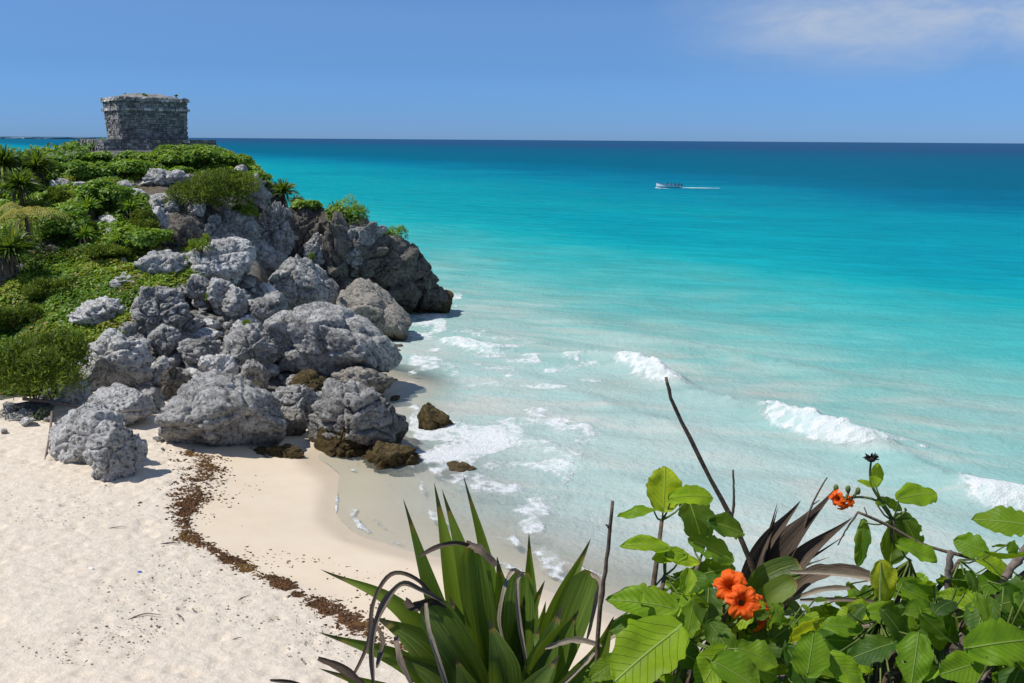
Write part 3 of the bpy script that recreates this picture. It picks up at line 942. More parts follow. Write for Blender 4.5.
ROCKC = [0]
def rock(bbox, label, mat=None, Y=None, sub=5, rough=1.0, thick=0.85, top=None, bot=None, planes=14, name='boulder', group=None, sink=7, seed=None, tilt=None, yaw=0.0):
    x0, y0, x1, y1 = bbox
    ROCKC[0] += 1
    seed = seed or 100 + ROCKC[0] * 13
    cx, cy = (x0 + x1) / 2, (y0 + y1) / 2
    if Y is None:
        Hh = hit(cx, min(y1 - 3, 484), allground)
        Y = Hh[1]
        wpx = (x1 - x0) / FPX * fdepth(Hh)
        Y += 0.30 * min(wpx, 1.6 * (y1 - y0) / FPX * fdepth(Hh)) * thick
    y1s = y1 + sink
    c = at(cx, (y0 + y1s) / 2, Y)
    k = fdepth(c) / FPX
    w_, h_ = (x1 - x0) * k, (y1s - y0) * k
    T = thick * max(min(w_, h_ * 1.6), 0.6 * h_)
    if top is not None:
        top = [1 - (q - y0) / (y1s - y0) for q in top]
    if bot is not None:
        bot = [1 - (q - y0) / (y1s - y0) for q in bot]
    V, F = rock_shape((w_ / math.cos(R(yaw)), T, h_), seed, sub, planes, rough, top, bot)
    o = obj(name, mesh_np(name, V, F, mat or M_ROCK, True), None, c, -math.atan2(c[0], c[1]) + R(yaw))
    if tilt: o.rotation_euler.y = R(tilt)
    tag(o, label, 'rock', group)
    return o

# the cliff at the seaward tip
G_CLIFF = 'rock masses of the sea cliff'
rock((318, 208, 408, 312), 'tall dark overhanging cliff block in shade, left half of the seaward cliff', M_DARK, 60.5, 6, 1.15, 0.9, top=[215, 209, 212, 216, 224, 232, 244], bot=[300, 306, 310, 308, 304, 300, 296], yaw=32, name='cliff_rock', group=G_CLIFF)
rock((368, 232, 443, 312), 'dark undercut cliff block sloping down to the water at the seaward tip', M_DARK, 62.5, 6, 1.15, 0.9, top=[236, 238, 243, 252, 266, 282, 296], bot=[306, 310, 312, 312, 310, 309, 308], yaw=32, name='cliff_rock', group=G_CLIFF)
rock((330, 222, 385, 262), 'broken grey ledge jutting from the upper face of the sea cliff', M_ROCK, 59.2, 6, 1.3, 0.6, name='cliff_rock', group=G_CLIFF, yaw=30)
rock((372, 250, 420, 285), 'layered brown ledge on the lower face of the sea cliff', M_DARK, 60.6, 6, 1.4, 0.6, name='cliff_rock', group=G_CLIFF, yaw=30)
rock((415, 266, 447, 309), 'low dark craggy end of the sea cliff, tapering to the water', M_DARK, 62.6, 6, 1.2, 0.9, top=[266, 276, 288, 300], name='cliff_rock', group=G_CLIFF, yaw=20)
rock((300, 232, 334, 285), 'grey buttress in shade between the angular boulder and the sea cliff', M_ROCK, 58.6, 6, 1.2, 0.8, name='cliff_rock', group=G_CLIFF, yaw=25)
rock((225, 236, 292, 290), 'shaded grey rock face behind the big angular boulder', M_ROCK, 57.0, 6, 1.2, 0.8, name='cliff_rock', group=G_CLIFF, yaw=20)
rock((395, 237, 414, 264), 'small pale pinnacle on the sloping edge of the dark sea cliff', M_BUFF, 62.8, 5, 1.2, 0.9, name='cliff_rock', group=G_CLIFF)
rock((431, 286, 454, 308), 'small brown rock at the very tip of the headland, in the water', M_MOSS, 63, 4, 1.2, 0.9, name='cliff_rock', group=G_CLIFF)
rock((283, 204, 330, 300), 'shaded vertical rock wall between the grey crag and the dark cliff', M_DARK, 60.0, 6, 1.0, 0.8, top=[212, 206, 204, 207, 212], yaw=32, name='cliff_rock', group=G_CLIFF)
rock((252, 200, 300, 268), 'upright weathered grey crag left of the shaded rock wall', M_ROCK, 58.6, 6, 1.2, 0.9, name='cliff_rock', group=G_CLIFF, sink=10)
rock((196, 210, 262, 282), 'broad grey crag below the olive shrub, with a shadowed face', M_ROCK, 56.5, 6, 1.15, 0.9, name='cliff_rock', group=G_CLIFF, sink=8)
rock((238, 173, 272, 204), 'pitted grey crag on the skyline beside the palm tuft', M_ROCK, 61.0, 5, 1.2, 0.9, name='cliff_rock', group=G_CLIFF, sink=8)
rock((140, 168, 190, 188), 'pale broken ledge in the greenery right below the temple', M_PALE, None, 5, 1.3, 0.9, name='cliff_rock', group=G_CLIFF)
rock((115, 180, 137, 199), 'small rounded grey boulder among green plants under the temple', M_ROCK, None, 4, 1.2, name='boulder')
rock((143, 192, 186, 214), 'pale cracked rock with a bright top, beside the olive shrub', M_PALE, None, 5, 1.2, name='boulder')
rock((145, 206, 170, 234), 'tilted block with a bright flat face and a dark base, in the greenery', M_PALE, None, 5, 0.8, planes=8, name='boulder')
rock((168, 214, 210, 252), 'dark shaded rock between the tilted block and the broad crag', M_DARK, None, 5, 1.2, name='boulder')
rock((50, 178, 72, 194), 'pale rock showing through the plants left of the temple', M_PALE, None, 4, 1.2, name='boulder')
rock((186, 236, 255, 276), 'long slab with a sunlit top and a shadowed front, high on the rubble slope', M_PALE, None, 6, 0.6, 1.0, top=[252, 245, 241, 238, 240], planes=10, name='boulder')
rock((136, 249, 192, 277), 'white crumbling rock at the left end of the long slab', M_PALE, None, 5, 1.4, name='boulder')
rock((95, 272, 158, 288), 'low flat slab half sunk in the vine cover', M_PALE, None, 5, 1.0, name='boulder')
rock((70, 296, 129, 330), 'jagged pale crag standing in the vine cover', M_PALE, None, 5, 1.4, name='boulder')
rock((130, 284, 190, 332), 'dark craggy boulder at the right edge of the vine cover', M_ROCK, None, 6, 1.2, name='boulder')
rock((184, 273, 214, 296), 'grey boulder directly under the long slab', M_ROCK, None, 5, 1.1, name='boulder')
rock((207, 277, 236, 305), 'squarish pale boulder under the right end of the long slab', M_PALE, None, 5, 1.0, name='boulder')
rock((222, 286, 250, 315), 'knobbly grey boulder left of the big angular one', M_ROCK, None, 5, 1.2, name='boulder')
rock((247, 291, 288, 318), 'knobbly grey boulder just under the big angular boulder', M_ROCK, None, 5, 1.25, name='boulder')
rock((268, 253, 339, 306), 'big angular grey boulder with plant tufts on top, below the cliff', M_ROCK, 54.5, 6, 0.8, 0.9, top=[276, 264, 254, 260, 274, 292], planes=11, name='boulder')
rock((334, 280, 411, 346), 'large smooth pale buff boulder in front of the sea cliff', M_BUFF, 54.5, 6, 0.5, 0.85, top=[306, 290, 282, 285, 294, 304, 318], planes=12, name='boulder')
rock((266, 303, 402, 374), 'very long grey boulder with two green tufts on its back, lying across the slope', M_ROCK, None, 6, 0.75, 0.8, top=[322, 310, 306, 304, 310, 318, 332, 350], planes=14, name='boulder')
rock((225, 322, 278, 370), 'blocky grey boulder at the left end of the very long boulder', M_ROCK, None, 6, 1.1, name='boulder')
rock((286, 370, 334, 396), 'brownish low rock beneath the very long boulder', M_MOSS, None, 5, 1.2, name='boulder', sink=8)
rock((330, 364, 398, 390), 'flat brown-stained rock at the waterline beneath the very long boulder', M_BUFF, None, 5, 1.2, name='boulder', sink=8)
rock((378, 360, 400, 374), 'small dark rock at the seaward end of the very long boulder', M_DARK, 48.5, 4, 1.2, name='boulder')
rock((148, 323, 181, 354), 'grey rounded rock on the slope, left of the rubble', M_ROCK, None, 5, 1.1, name='boulder')
rock((178, 335, 220, 360), 'layered grey rock in the middle of the rubble', M_ROCK, None, 5, 1.1, name='boulder')
rock((199, 352, 238, 378), 'whitish flat-topped rock above the huge pitted boulder', M_PALE, None, 5, 0.9, name='boulder')
rock((148, 355, 172, 380), 'small rounded pale rock beside the dark leaning slab', M_PALE, None, 5, 1.0, name='boulder')
rock((238, 358, 270, 384), 'pointed grey rock between the blocky boulder and the huge pitted one', M_ROCK, None, 5, 1.0, name='boulder', top=[378, 366, 359, 366, 378])
rock((160, 363, 186, 400), 'dark leaning slab wedged behind the huge pitted boulder', M_DARK, None, 5, 1.0, name='boulder')
rock((77, 328, 151, 392), 'big bright boulder beside the green shrub', M_PALE, None, 6, 1.2, 0.9, top=[362, 348, 334, 329, 332, 344], name='boulder')
rock((58, 369, 92, 406), 'rounded pale boulder at the foot of the green shrub', M_PALE, None, 5, 0.9, name='boulder')
rock((88, 385, 153, 430), 'white boulder with a round hollow, resting on the sand-foot boulder', M_PALE, None, 6, 0.6, name='boulder')
rock((140, 386, 166, 416), 'grey stone between the white hollow boulder and the huge pitted one', M_ROCK, None, 5, 1.2, name='boulder')
rock((52, 402, 122, 468), 'pale sloping boulder at the left end of the group on the sand', M_PALE, None, 6, 0.5, 0.9, top=[436, 414, 404, 404, 410], name='boulder')
rock((86, 416, 146, 482), 'pale pitted boulder standing foremost on the sand', M_PALE, None, 6, 0.7, 0.9, name='boulder')
rock((160, 373, 284, 453), 'huge pitted grey boulder on the sand, widest of the beach boulders', M_ROCK, None, 6, 0.65, 0.8, top=[404, 385, 377, 374, 377, 384, 398, 420], planes=12, name='boulder')
rock((272, 381, 324, 424), 'grey boulder leaning on the right of the huge pitted one', M_ROCK, None, 6, 1.1, name='boulder')
rock((278, 409, 308, 440), 'small beige stone in the gap right of the huge pitted boulder', M_BUFF, None, 5, 0.8, name='boulder')
rock((306, 377, 409, 462), 'craggy boulder full of hollows at the water, dark on its sea side', M_ROCK, None, 6, 1.6, 0.85, top=[402, 388, 379, 379, 382, 390, 398], planes=16, name='boulder')
rock((314, 420, 377, 460), 'brown-footed rock under the craggy boulder, at the edge of wet sand', M_MOSS, None, 6, 1.0, name='boulder')
rock((361, 440, 427, 474), 'dark brown algae-covered rock on the wet sand', M_MOSS, None, 5, 1.2, name='boulder')
rock((417, 403, 457, 438), 'brown pointed rock standing alone in the surf', M_MOSS, None, 5, 1.0, top=[412, 404, 410, 418, 428], planes=8, name='boulder')
rock((441, 459, 485, 479), 'low tan rock awash in the surf', M_PEBB, None, 5, 0.9, name='boulder')
rock((388, 470, 415, 480), 'flat brown stone almost buried in wet sand', M_PEBB, None, 4, 0.8, name='boulder')
rock((250, 443, 304, 459), 'flat low rock on the sand under the huge pitted boulder', M_MOSS, None, 5, 0.9, name='boulder')
rock((-20, 255, 20, 310), 'dark rounded boulder at the left edge below the yellow palm', M_DARK, 46.5, 5, 1.0, name='boulder')

# rubble between the boulders
protos = []
for k in range(7):
    V, F = rock_shape((1, 0.8 + 0.3 * rng.random(), 0.6 + 0.3 * rng.random()), 900 + k * 17, 4, 11, 1.0)
    protos.append([mesh_np('rubble_rock', V, F, mm, True) for mm in (M_ROCK, M_PALE)])
def rubble(poly, n, smin, smax, label, group, pale=0.4):
    xs = [p[0] for p in poly]; ys = [p[1] for p in poly]; k = 0
    while k < n:
        px, py = rng.uniform(min(xs), max(xs)), rng.uniform(min(ys), max(ys))
        if not in_poly(np.array([px]), np.array([py]), poly)[0]: continue
        g_ = hit(px, py, lowground)
        s = smin + (smax - smin) * rng.random() ** 2.2
        o = obj('rubble_rock', protos[rng.integers(7)][int(rng.random() < pale)], None, (g_[0], g_[1], g_[2] + 0.22 * s))
        o.scale = (s * rng.uniform(0.8, 1.3), s * rng.uniform(0.8, 1.2), s * rng.uniform(0.8, 1.2))
        o.rotation_euler = (rng.uniform(-.5, .5), rng.uniform(-.5, .5), rng.uniform(0, 6.28))
        tag(o, label, 'rock', group)
        k += 1
rubble([(130, 320), (190, 280), (260, 285), (290, 330), (330, 380), (330, 400), (270, 385), (180, 385), (140, 400), (120, 340)], 285, 0.35, 1.5,
       'small grey rock in the rubble between the big boulders', 'rubble rocks between the boulders', 0.35)
rubble([(60, 175), (150, 165), (260, 172), (200, 230), (190, 285), (120, 275), (70, 250)], 36, 0.4, 1.6,
       'small pale rock half hidden in the greenery under the temple', 'small rocks in the greenery', 0.7)
rubble([(150, 436), (300, 446), (330, 455), (300, 462), (160, 456)], 10, 0.12, 0.42,
       'small stone on the sand along the foot of the huge pitted boulder', 'stones at the foot of the boulder', 0.3)
rubble([(0, 405), (60, 400), (60, 430), (0, 440)], 9, 0.2, 0.7,
       'small pale stone on the sand below the green shrub', 'stones below the shrub', 0.9)
rubble([(300, 395), (410, 345), (405, 400), (330, 420)], 18, 0.3, 0.9,
       'small dark rock at the waterline under the long boulder', 'waterline rocks', 0.1)

# ------------------------------------------------------------------ temple
M_TEMPLE = None
m, t = new_mat('temple_stone')
tcn = t.n('ShaderNodeTexCoord'); v = tcn.outputs['Object']
sd = t.attr('stone')
a = t.noise(v, 0.9, 6, 0.65, 0.4); b = t.noise(v, 7.0, 6, 0.7)
col = t.ramp(sd, [(0.0, (0.10, 0.10, 0.10)), (0.4, (0.27, 0.265, 0.255)), (0.8, (0.46, 0.45, 0.43)), (1.0, (0.64, 0.63, 0.60))])
col = t.mix(t.rng(a, 0.42, 0.66, 0.0, 0.75), col, (0.06, 0.06, 0.062))
col = t.mix(t.rng(b, 0.35, 0.65, 0.25, 0.0), col, (0.36, 0.35, 0.33))
t.out(t.bsdf(col, 0.95, t.bump(b, 0.05, 1.0), 0.1))
M_TEMPLE = m

def stonework(name, quad_fn, length, height, parent, course=0.22, depth=0.12, closed=True, core=None, mat=M_TEMPLE, bright=0.0):
    """rubble courses laid round a closed outline. quad_fn(s, z) -> point and outward normal; core mesh fills behind the joints"""
    V, F, A = [], [], []
    z = 0.0
    while z < height - 0.05:
        h = min(course * rng.uniform(0.8, 1.25), height - z)
        s = rng.uniform(0, 0.3)
        s0 = s
        while s < length + s0 - 0.05:
            L = min(rng.uniform(0.14, 0.42), length + s0 - s)
            p0, n0 = quad_fn(s % length, z); p1, n1 = quad_fn((s + L - 0.025) % length, z)
            q0, _ = quad_fn(s % length, z + h - 0.02); q1, _ = quad_fn((s + L - 0.025) % length, z + h - 0.02)
            if np.linalg.norm(p1 - p0) < L * 1.3:
                d = depth * rng.uniform(0.1, 0.7); i = -0.12
                b = len(V)
                for P, n in ((p0, n0), (p1, n1), (q1, n1), (q0, n0)):
                    V.append(P + n * (d + rng.normal(0, .012)) + rng.normal(0, 0.014, 3)); V.append(P + n * i)
                F += [(b, b + 2, b + 4, b + 6), (b + 1, b, b + 6, b + 7), (b + 2, b + 3, b + 5, b + 4), (b + 6, b + 4, b + 5, b + 7), (b + 1, b + 3, b + 2, b)]
                A += [float(np.clip(rng.beta(2, 2.6) + bright, 0, 1))] * 8
            s += L
        z += h
    if core is not None:
        cv, cf = core; b = len(V)
        V += [np.array(p) for p in cv]; F += [tuple(i + b for i in f) for f in cf]; A += [0.02] * len(cv)
    me = bpy.data.meshes.new(name); me.from_pydata([tuple(map(float, p)) for p in V], [], F); me.update()
    at_ = me.attributes.new('stone', 'FLOAT', 'POINT'); at_.data.foreach_set('value', np.array(A, np.float32))
    me.materials.append(mat)
    return obj(name, me, parent)

def rounded_rect(w_, d_, r_, n=5):
    pts = []
    for cx, cy, a0 in ((w_ / 2 - r_, -d_ / 2 + r_, -90), (w_ / 2 - r_, d_ / 2 - r_, 0), (-w_ / 2 + r_, d_ / 2 - r_, 90), (-w_ / 2 + r_, -d_ / 2 + r_, 180)):
        for k in range(n + 1):
            a_ = R(a0 + 90 * k / n); pts.append((cx + r_ * math.cos(a_), cy + r_ * math.sin(a_)))
    return np.array(pts)

def outline(w_, d_, r_, grow):
    """closed outline walker; grow(z) = how far it leans out at height z"""
    P = rounded_rect(w_, d_, r_)
    Q = np.vstack([P, P[:1]])
    L = np.concatenate([[0], np.cumsum(np.linalg.norm(np.diff(Q, axis=0), axis=1))])
    def fn(s, z, z0=0.0):
        x = np.interp(s, L, Q[:, 0]); y = np.interp(s, L, Q[:, 1])
        k = min(max(int(np.searchsorted(L, s, 'right')) - 1, 0), len(Q) - 2)
        tg = Q[k + 1] - Q[k]; tg = tg / (np.linalg.norm(tg) + 1e-9)
        n = np.array([tg[1], -tg[0], 0.0])
        return np.array([x, y, z]) + n * grow(z), n
    return fn, L[-1], P

def core_prism(P, rings):
    V, F = [], []
    n = len(P)
    c = P.mean(0)
    for z, g_ in rings:
        for p in P:
            d = (p - c); d = d / (np.linalg.norm(d) + 1e-9)
            V.append((p[0] + d[0] * g_, p[1] + d[1] * g_, z))
    for i in range(len(rings) - 1):
        for k in range(n):
            F.append((i * n + k, i * n + (k + 1) % n, (i + 1) * n + (k + 1) % n, (i + 1) * n + k))
    F.append(tuple(range((len(rings) - 1) * n, len(rings) * n)))
    return V, F

tdir = math.atan2(TC[0], TC[1])
TPZ = 11.95 - 0.38
temple = empty('stone_temple', (TC[0], TC[1], 11.0), -tdir + R(16))
tag(temple, 'small square ruined stone temple on a low platform, on the summit of the headland', 'temple')
PLH = at(146, 139.2, 70)[2] - 11.0           # platform top
# platform
f, L, P = outline(8.9, 6.6, 1.0, lambda z: -0.10 * z)
stonework('platform', lambda s, z: (lambda q: (q[0] + np.array([0, 0, -0.7]), q[1]))(f(s, z)), L, PLH + 0.68, temple, 0.2, 0.2, core=core_prism(P, [(-1.0, -0.02), (PLH - 0.03, -0.12)]))
# body: walls lean outwards as they rise
BH = 2.05
f2, L2, P2 = outline(4.75, 4.1, 0.18, lambda z: 0.02 + 0.075 * max(0, z / BH) ** 1.3)
w_ = stonework('wall', lambda s, z: (lambda q: (q[0] + np.array([0, 0, PLH]), q[1]))(f2(s, z)), L2, BH, temple, 0.15, 0.13, core=core_prism(P2, [(PLH - 0.1, -0.03), (PLH + BH, 0.14)]))
f3, L3, P3_ = outline(5.20, 4.54, 0.22, lambda z: 0.0)
stonework('cornice', lambda s, z: (lambda q: (q[0] + np.array([0, 0, PLH + BH]), q[1]))(f3(s, z)), L3, 0.20, temple, 0.20, 0.16, bright=0.4, core=core_prism(P3_, [(PLH + BH, -0.03), (PLH + BH + 0.19, -0.03)]))
f4, L4, P4 = outline(4.98, 4.32, 0.22, lambda z: 0.06 * z)
stonework('frieze', lambda s, z: (lambda q: (q[0] + np.array([0, 0, PLH + BH + 0.16]), q[1]))(f4(s, z)), L4, 0.52, temple, 0.18, 0.08, core=core_prism(P4, [(PLH + BH + 0.14, -0.03), (PLH + BH + 0.66, 0.0)]))
f5, L5, P5 = outline(5.26, 4.60, 0.25, lambda z: -0.3 * z)
stonework('cornice', lambda s, z: (lambda q: (q[0] + np.array([0, 0, PLH + BH + 0.68]), q[1]))(f5(s, z)), L5, 0.3, temple, 0.16, 0.14, bright=0.25, core=core_prism(P5, [(PLH + BH + 0.66, -0.03), (PLH + BH + 0.95, -0.12)]))
# worn roof, bulging in the middle
nx_, ny_ = 40, 34
rx, ry = np.meshgrid(np.linspace(-1, 1, nx_), np.linspace(-1, 1, ny_))
rz_ = 0.42 * (1 - np.abs(rx) ** 2.6) * (1 - np.abs(ry) ** 2.6) + 0.10 * fbm(xy3(rx * 5, ry * 4), 4, 5).reshape(rx.shape)
V = np.stack([rx.ravel() * 2.55, ry.ravel() * 2.2, PLH + BH + 0.86 + rz_.ravel()], 1)
obj('roof', mesh_np('roof', V, grid_faces(nx_, ny_), M_TEMPLE, True, attrs={'stone': np.clip(0.25 + 0.5 * fbm(xy3(rx * 9, ry * 8), 3, 8), 0, 1)}), temple)

# ------------------------------------------------------------------ vegetation on the headland
def leaf_cloud(P, N, size, tint, rg, aspect=0.6, flop=0.5):
    """one small folded leaf (two quads) per point; N = the way it faces"""
    n = len(P)
    size = np.broadcast_to(size, (n,))
    N = N + rg.normal(0, flop, (n, 3)); N /= np.linalg.norm(N, axis=1)[:, None]
    A = np.cross(N, rg.normal(size=(n, 3))); A /= np.linalg.norm(A, axis=1)[:, None] + 1e-9
    B = np.cross(N, A)
    L = size[:, None]; Wd = L * aspect
    drop = N * L * 0.15
    pts = np.stack([P - A * L * .5, P - A * L * .1 + B * Wd * .5 + drop * .5, P + A * L * .5 - drop, P - A * L * .1 - B * Wd * .5 + drop * .5, P + A * L * .22 + B * Wd * .36 , P + A * L * .22 - B * Wd * .36], 1)
    # two faces along the midrib
    V = pts.reshape(-1, 3)
    b = np.arange(n)[:, None] * 6
    F = np.concatenate([b + np.array([[0, 2, 4, 1]]), b + np.array([[0, 3, 5, 2]])], 0)
    return V, F, np.repeat(tint, 6)

def sample_world(poly, n, fn=None, surf=H):
    """points spread evenly over the ground inside a pixel outline"""
    q = np.array([hit(x, y)[:2] for x, y in poly])
    lo, hi = q.min(0), q.max(0)
    x = rng.uniform(lo[0], hi[0], n * 4); y = rng.uniform(lo[1], hi[1], n * 4)
    k = in_poly(x, y, [tuple(p) for p in q])
    x, y = x[k][:n], y[k][:n]
    d = poly_dist(x, y, [tuple(p) for p in q] + [tuple(q[0])])
    return x, y, surf(x, y), d

def ground_cover(name, poly, n, size, hgt, mat, label, seed, bias=0.0):
    x, y, z, d = sample_world(poly, n)
    P = xy3(x, y)
    m1 = fbm(P * 0.9, 4, seed); m2 = fbm(P * 0.35, 3, seed + 4)
    edge = sstep(0, 0.9, d + 0.5 * m1)
    keep = (edge > 0.12) & (m2 + 0.5 * m1 > -0.58)
    top = hgt * (0.35 + 0.65 * np.clip(0.5 + m1, 0, 1.2)) * edge
    u = rng.random(len(x)) ** 0.6
    Q = np.stack([x + rng.normal(0, .03, len(x)), y + rng.normal(0, .03, len(x)), z + 0.03 + top * u], 1)[keep]
    tint = np.clip(0.46 + bias + 0.75 * m2 + 0.35 * m1 + rng.normal(0, .17, len(x)), 0, 0.9)
    tint = np.where(rng.random(len(x)) < 0.03 + 0.35 * sstep(0.25, 0.5, fbm(P * 0.7 + 9, 3, seed + 8)), rng.uniform(0.92, 1.0, len(x)), tint)[keep]
    V, F, A = leaf_cloud(Q, np.tile([-0.15, -0.25, 1.0], (len(Q), 1)), size * rng.uniform(0.6, 1.3, len(Q)), tint, rng, 0.75, 0.45)
    o = obj(name, mesh_np(name, V, F, mat, False, attrs={'tint': A}))
    tag(o, label, 'ground cover', None, 'stuff')
    return o

ground_cover('beach_vine', [(-60, 262), (95, 256), (160, 268), (192, 278), (160, 300), (128, 318), (140, 330), (96, 352), (80, 392), (0, 400), (-60, 400)], 42000, 0.17, 0.42, M_VINE, 'green creeping vine covering the slope above the beach', 11, 0.05)
ground_cover('low_scrub', [(-60, 185), (60, 178), (120, 172), (160, 205), (168, 262), (90, 270), (-60, 270)], 36000, 0.20, 0.55, M_VINE, 'leafy green scrub on the slope between the temple and the vine', 12, 0.0)
ground_cover('summit_scrub', [(40, 168), (80, 158), (150, 153), (170, 149), (235, 157), (268, 172), (272, 190), (215, 178), (180, 172), (130, 184), (60, 190)], 30000, 0.24, 0.42, M_VINE, 'bright green low scrub in front of the temple platform', 13, 0.08)
ground_cover('vine_patch', [(170, 258), (200, 240), (240, 250), (215, 278), (190, 290), (165, 300)], 3000, 0.13, 0.25, M_VINE, 'sparse green patch among the rocks below the long slab', 14, 0.1)

def wild_cover(name, x0, x1, y0, y1, n, size, hgt, surf, mat, label, seed):
    x = rng.uniform(x0, x1, n); y = rng.uniform(y0, y1, n); z = surf(x, y)
    P = xy3(x, y); m1 = fbm(P * (0.9 if size > .15 else 3.0), 4, seed); m2 = fbm(P * (0.35 if size > .15 else 1.2), 3, seed + 4)
    k = (m2 + .5 * m1 > -.5) & (z > 1.3)
    Q = np.stack([x, y, z + 0.03 + hgt * np.clip(.6 + m1, .1, 1.3) * rng.random(n) ** .6], 1)[k]
    V, F, A = leaf_cloud(Q, np.tile([-0.15, -0.25, 1.0], (len(Q), 1)), size * rng.uniform(.6, 1.3, len(Q)), np.clip(.45 + .6 * m2 + rng.normal(0, .17, n), 0, .9)[k], rng, .75, .45)
    tag(obj(name, mesh_np(name, V, F, mat, False, attrs={'tint': A})), label, 'ground cover', None, 'stuff')
wild_cover('hill_scrub', -61, -30, 34, 88, 60000, 0.32, 0.8, H, M_VINE, 'leafy green scrub covering the back of the headland hill', 15)

def mound_shrub(name, px, py, wpx, hpx, label, group, mat=M_VINE, n=2600, leaf=0.22, seed=0, aspect=0.75, bias=0.0, grass=False, lumps=7, dz=0.0):
    """a rounded shrub: stems at the base and leaves through an uneven crown of several lumps"""
    g_ = hit(px, py)
    k = fdepth(g_) / FPX
    w2, h2 = wpx * k / 2, hpx * k
    rg = np.random.default_rng(400 + seed)
    e = empty(name, (g_[0], g_[1], g_[2] - 0.05 + dz)); tag(e, label, 'shrub', group)
    Ps, Ns, Ts = [], [], []
    for q in range(lumps):
        c = np.array([rg.uniform(-.62, .62) * w2, rg.uniform(-.55, .55) * w2, rg.uniform(0.3, 0.66) * h2])
        r_ = np.array([rg.uniform(.35, .6) * w2, rg.uniform(.35, .6) * w2, rg.uniform(.28, .42) * h2])
        d = rg.normal(size=(n // lumps, 3)); d /= np.linalg.norm(d, axis=1)[:, None]
        d[:, 2] = np.where(d[:, 2] < -0.35, -d[:, 2], d[:, 2])
        rad = rg.uniform(0.55, 1.05, len(d)) ** 0.7 * (1 + 0.22 * vnoise(d * 2.2 + q * 7, seed))
        P = c + d * r_ * rad[:, None]
        ok = P[:, 2] > 0
        Ps.append(P[ok]); Ns.append(d[ok] * 0.7 + np.array([0, 0, 0.6])); Ts.append(np.clip(rg.uniform(.25, .6) + bias + rg.normal(0, .16, ok.sum()), 0, 0.93))
    P = np.concatenate(Ps); N = np.concatenate(Ns); T = np.concatenate(Ts)
    if grass:
        V, F, A = leaf_cloud(P, np.cross(N, rg.normal(size=N.shape)), leaf * rg.uniform(.6, 1.4, len(P)), T, rg, aspect, 0.3)
    else:
        V, F, A = leaf_cloud(P, N, leaf * rg.uniform(.6, 1.3, len(P)), T, rg, aspect, 0.4)
    obj('foliage', mesh_np('foliage', V, F, mat, False, attrs={'tint': A}), e)
    mb = MB()
    for q in range(6):
        a_ = rg.uniform(0, 6.28); r_ = rg.uniform(.1, .6) * w2
        mb.tube(catmull([(0, 0, -0.1), (r_ * .5 * math.cos(a_), r_ * .5 * math.sin(a_), h2 * .3), (r_ * math.cos(a_), r_ * math.sin(a_), h2 * .65)], 6), np.linspace(0.035, 0.012, 6), 5)
    mb.build('stem', M_BARK, e)
    return e

GS = 'sea grape shrubs below the temple'
mound_shrub('sea_grape_shrub', 106, 160, 40, 9, 'small green shrub against the left half of the platform', GS, n=2000, seed=42, bias=0.0)
mound_shrub('sea_grape_shrub', 142, 160, 40, 10, 'small green shrub against the middle of the platform, left of the brightest one', GS, n=2000, seed=43, bias=0.05)
mound_shrub('sea_grape_shrub', 58, 165, 46, 11, 'flat green shrub on the skyline between the palms and the temple', GS, n=2400, seed=44, bias=-0.05)
mound_shrub('sea_grape_shrub', 60, 176, 50, 18, 'low dark shrub between the skyline palms and the temple', GS, n=3000, seed=41, bias=-0.12)
mound_shrub('sea_grape_shrub', 80, 166, 30, 17, 'dark rounded shrub at the left corner of the temple platform', GS, n=2600, seed=1, bias=-0.2)
mound_shrub('sea_grape_shrub', 172, 166, 34, 15, 'bright green shrub right under the middle of the temple platform', GS, n=2600, seed=2, bias=0.12)
mound_shrub('sea_grape_shrub', 203, 166, 36, 18, 'bright green shrub under the right end of the temple platform', GS, n=2800, seed=3, bias=0.1)
mound_shrub('sea_grape_shrub', 236, 168, 40, 15, 'leafy shrub on the skyline right of the temple', GS, n=2800, seed=4, bias=0.08)
mound_shrub('sea_grape_shrub', 128, 177, 50, 20, 'mid green shrub left of centre below the temple platform', GS, n=3400, seed=5)
mound_shrub('sea_grape_shrub', 96, 180, 44, 20, 'green shrub beside the pale rock left of the temple', GS, n=2800, seed=6, bias=-0.05)
mound_shrub('sea_grape_shrub', 110, 212, 60, 32, 'wide green shrub in the middle of the slope, below the small rounded boulder', GS, n=4200, seed=7, bias=-0.04)
mound_shrub('sea_grape_shrub', 70, 240, 60, 36, 'tall dark green shrub between the yellow palm and the vine', GS, n=4200, seed=8, bias=-0.12)
mound_shrub('sea_grape_shrub', 140, 250, 56, 26, 'low green shrub above the low flat slab', GS, n=3400, seed=9, bias=0.0)
mound_shrub('sea_grape_shrub', 180, 178, 26, 12, 'small green shrub on the broken ledge', GS, n=1500, seed=10, bias=0.0)
mound_shrub('sea_grape_shrub', 258, 184, 34, 14, 'green shrub on the skyline just left of the pitted crag', GS, n=2200, seed=45, bias=0.1)
o = mound_shrub('sea_grape_shrub', 258, 184, 30, 13, 'green shrub growing on the skyline right of the small thatch palm', GS, n=1800, seed=46, bias=0.08); o.location = at(305, 212, 60.8)
o = mound_shrub('sea_grape_shrub', 258, 184, 26, 12, 'green shrub at the foot of the olive wispy shrub, above the grey crag', GS, n=1600, seed=47, bias=0.12); o.location = at(246, 216, 57.0)
mound_shrub('wispy_shrub', 212, 214, 92, 46, 'large olive green wispy shrub on top of the broad grey crag', None, M_WISP, 9000, 0.30, 21, 0.10, 0.0, True, 11)
mound_shrub('wispy_shrub', 34, 402, 106, 78, 'large yellow green feathery shrub at the left end of the beach', None, M_WISP, 16000, 0.24, 22, 0.10, 0.05, True, 14)
GW = 'olive wispy scrub on the slope'
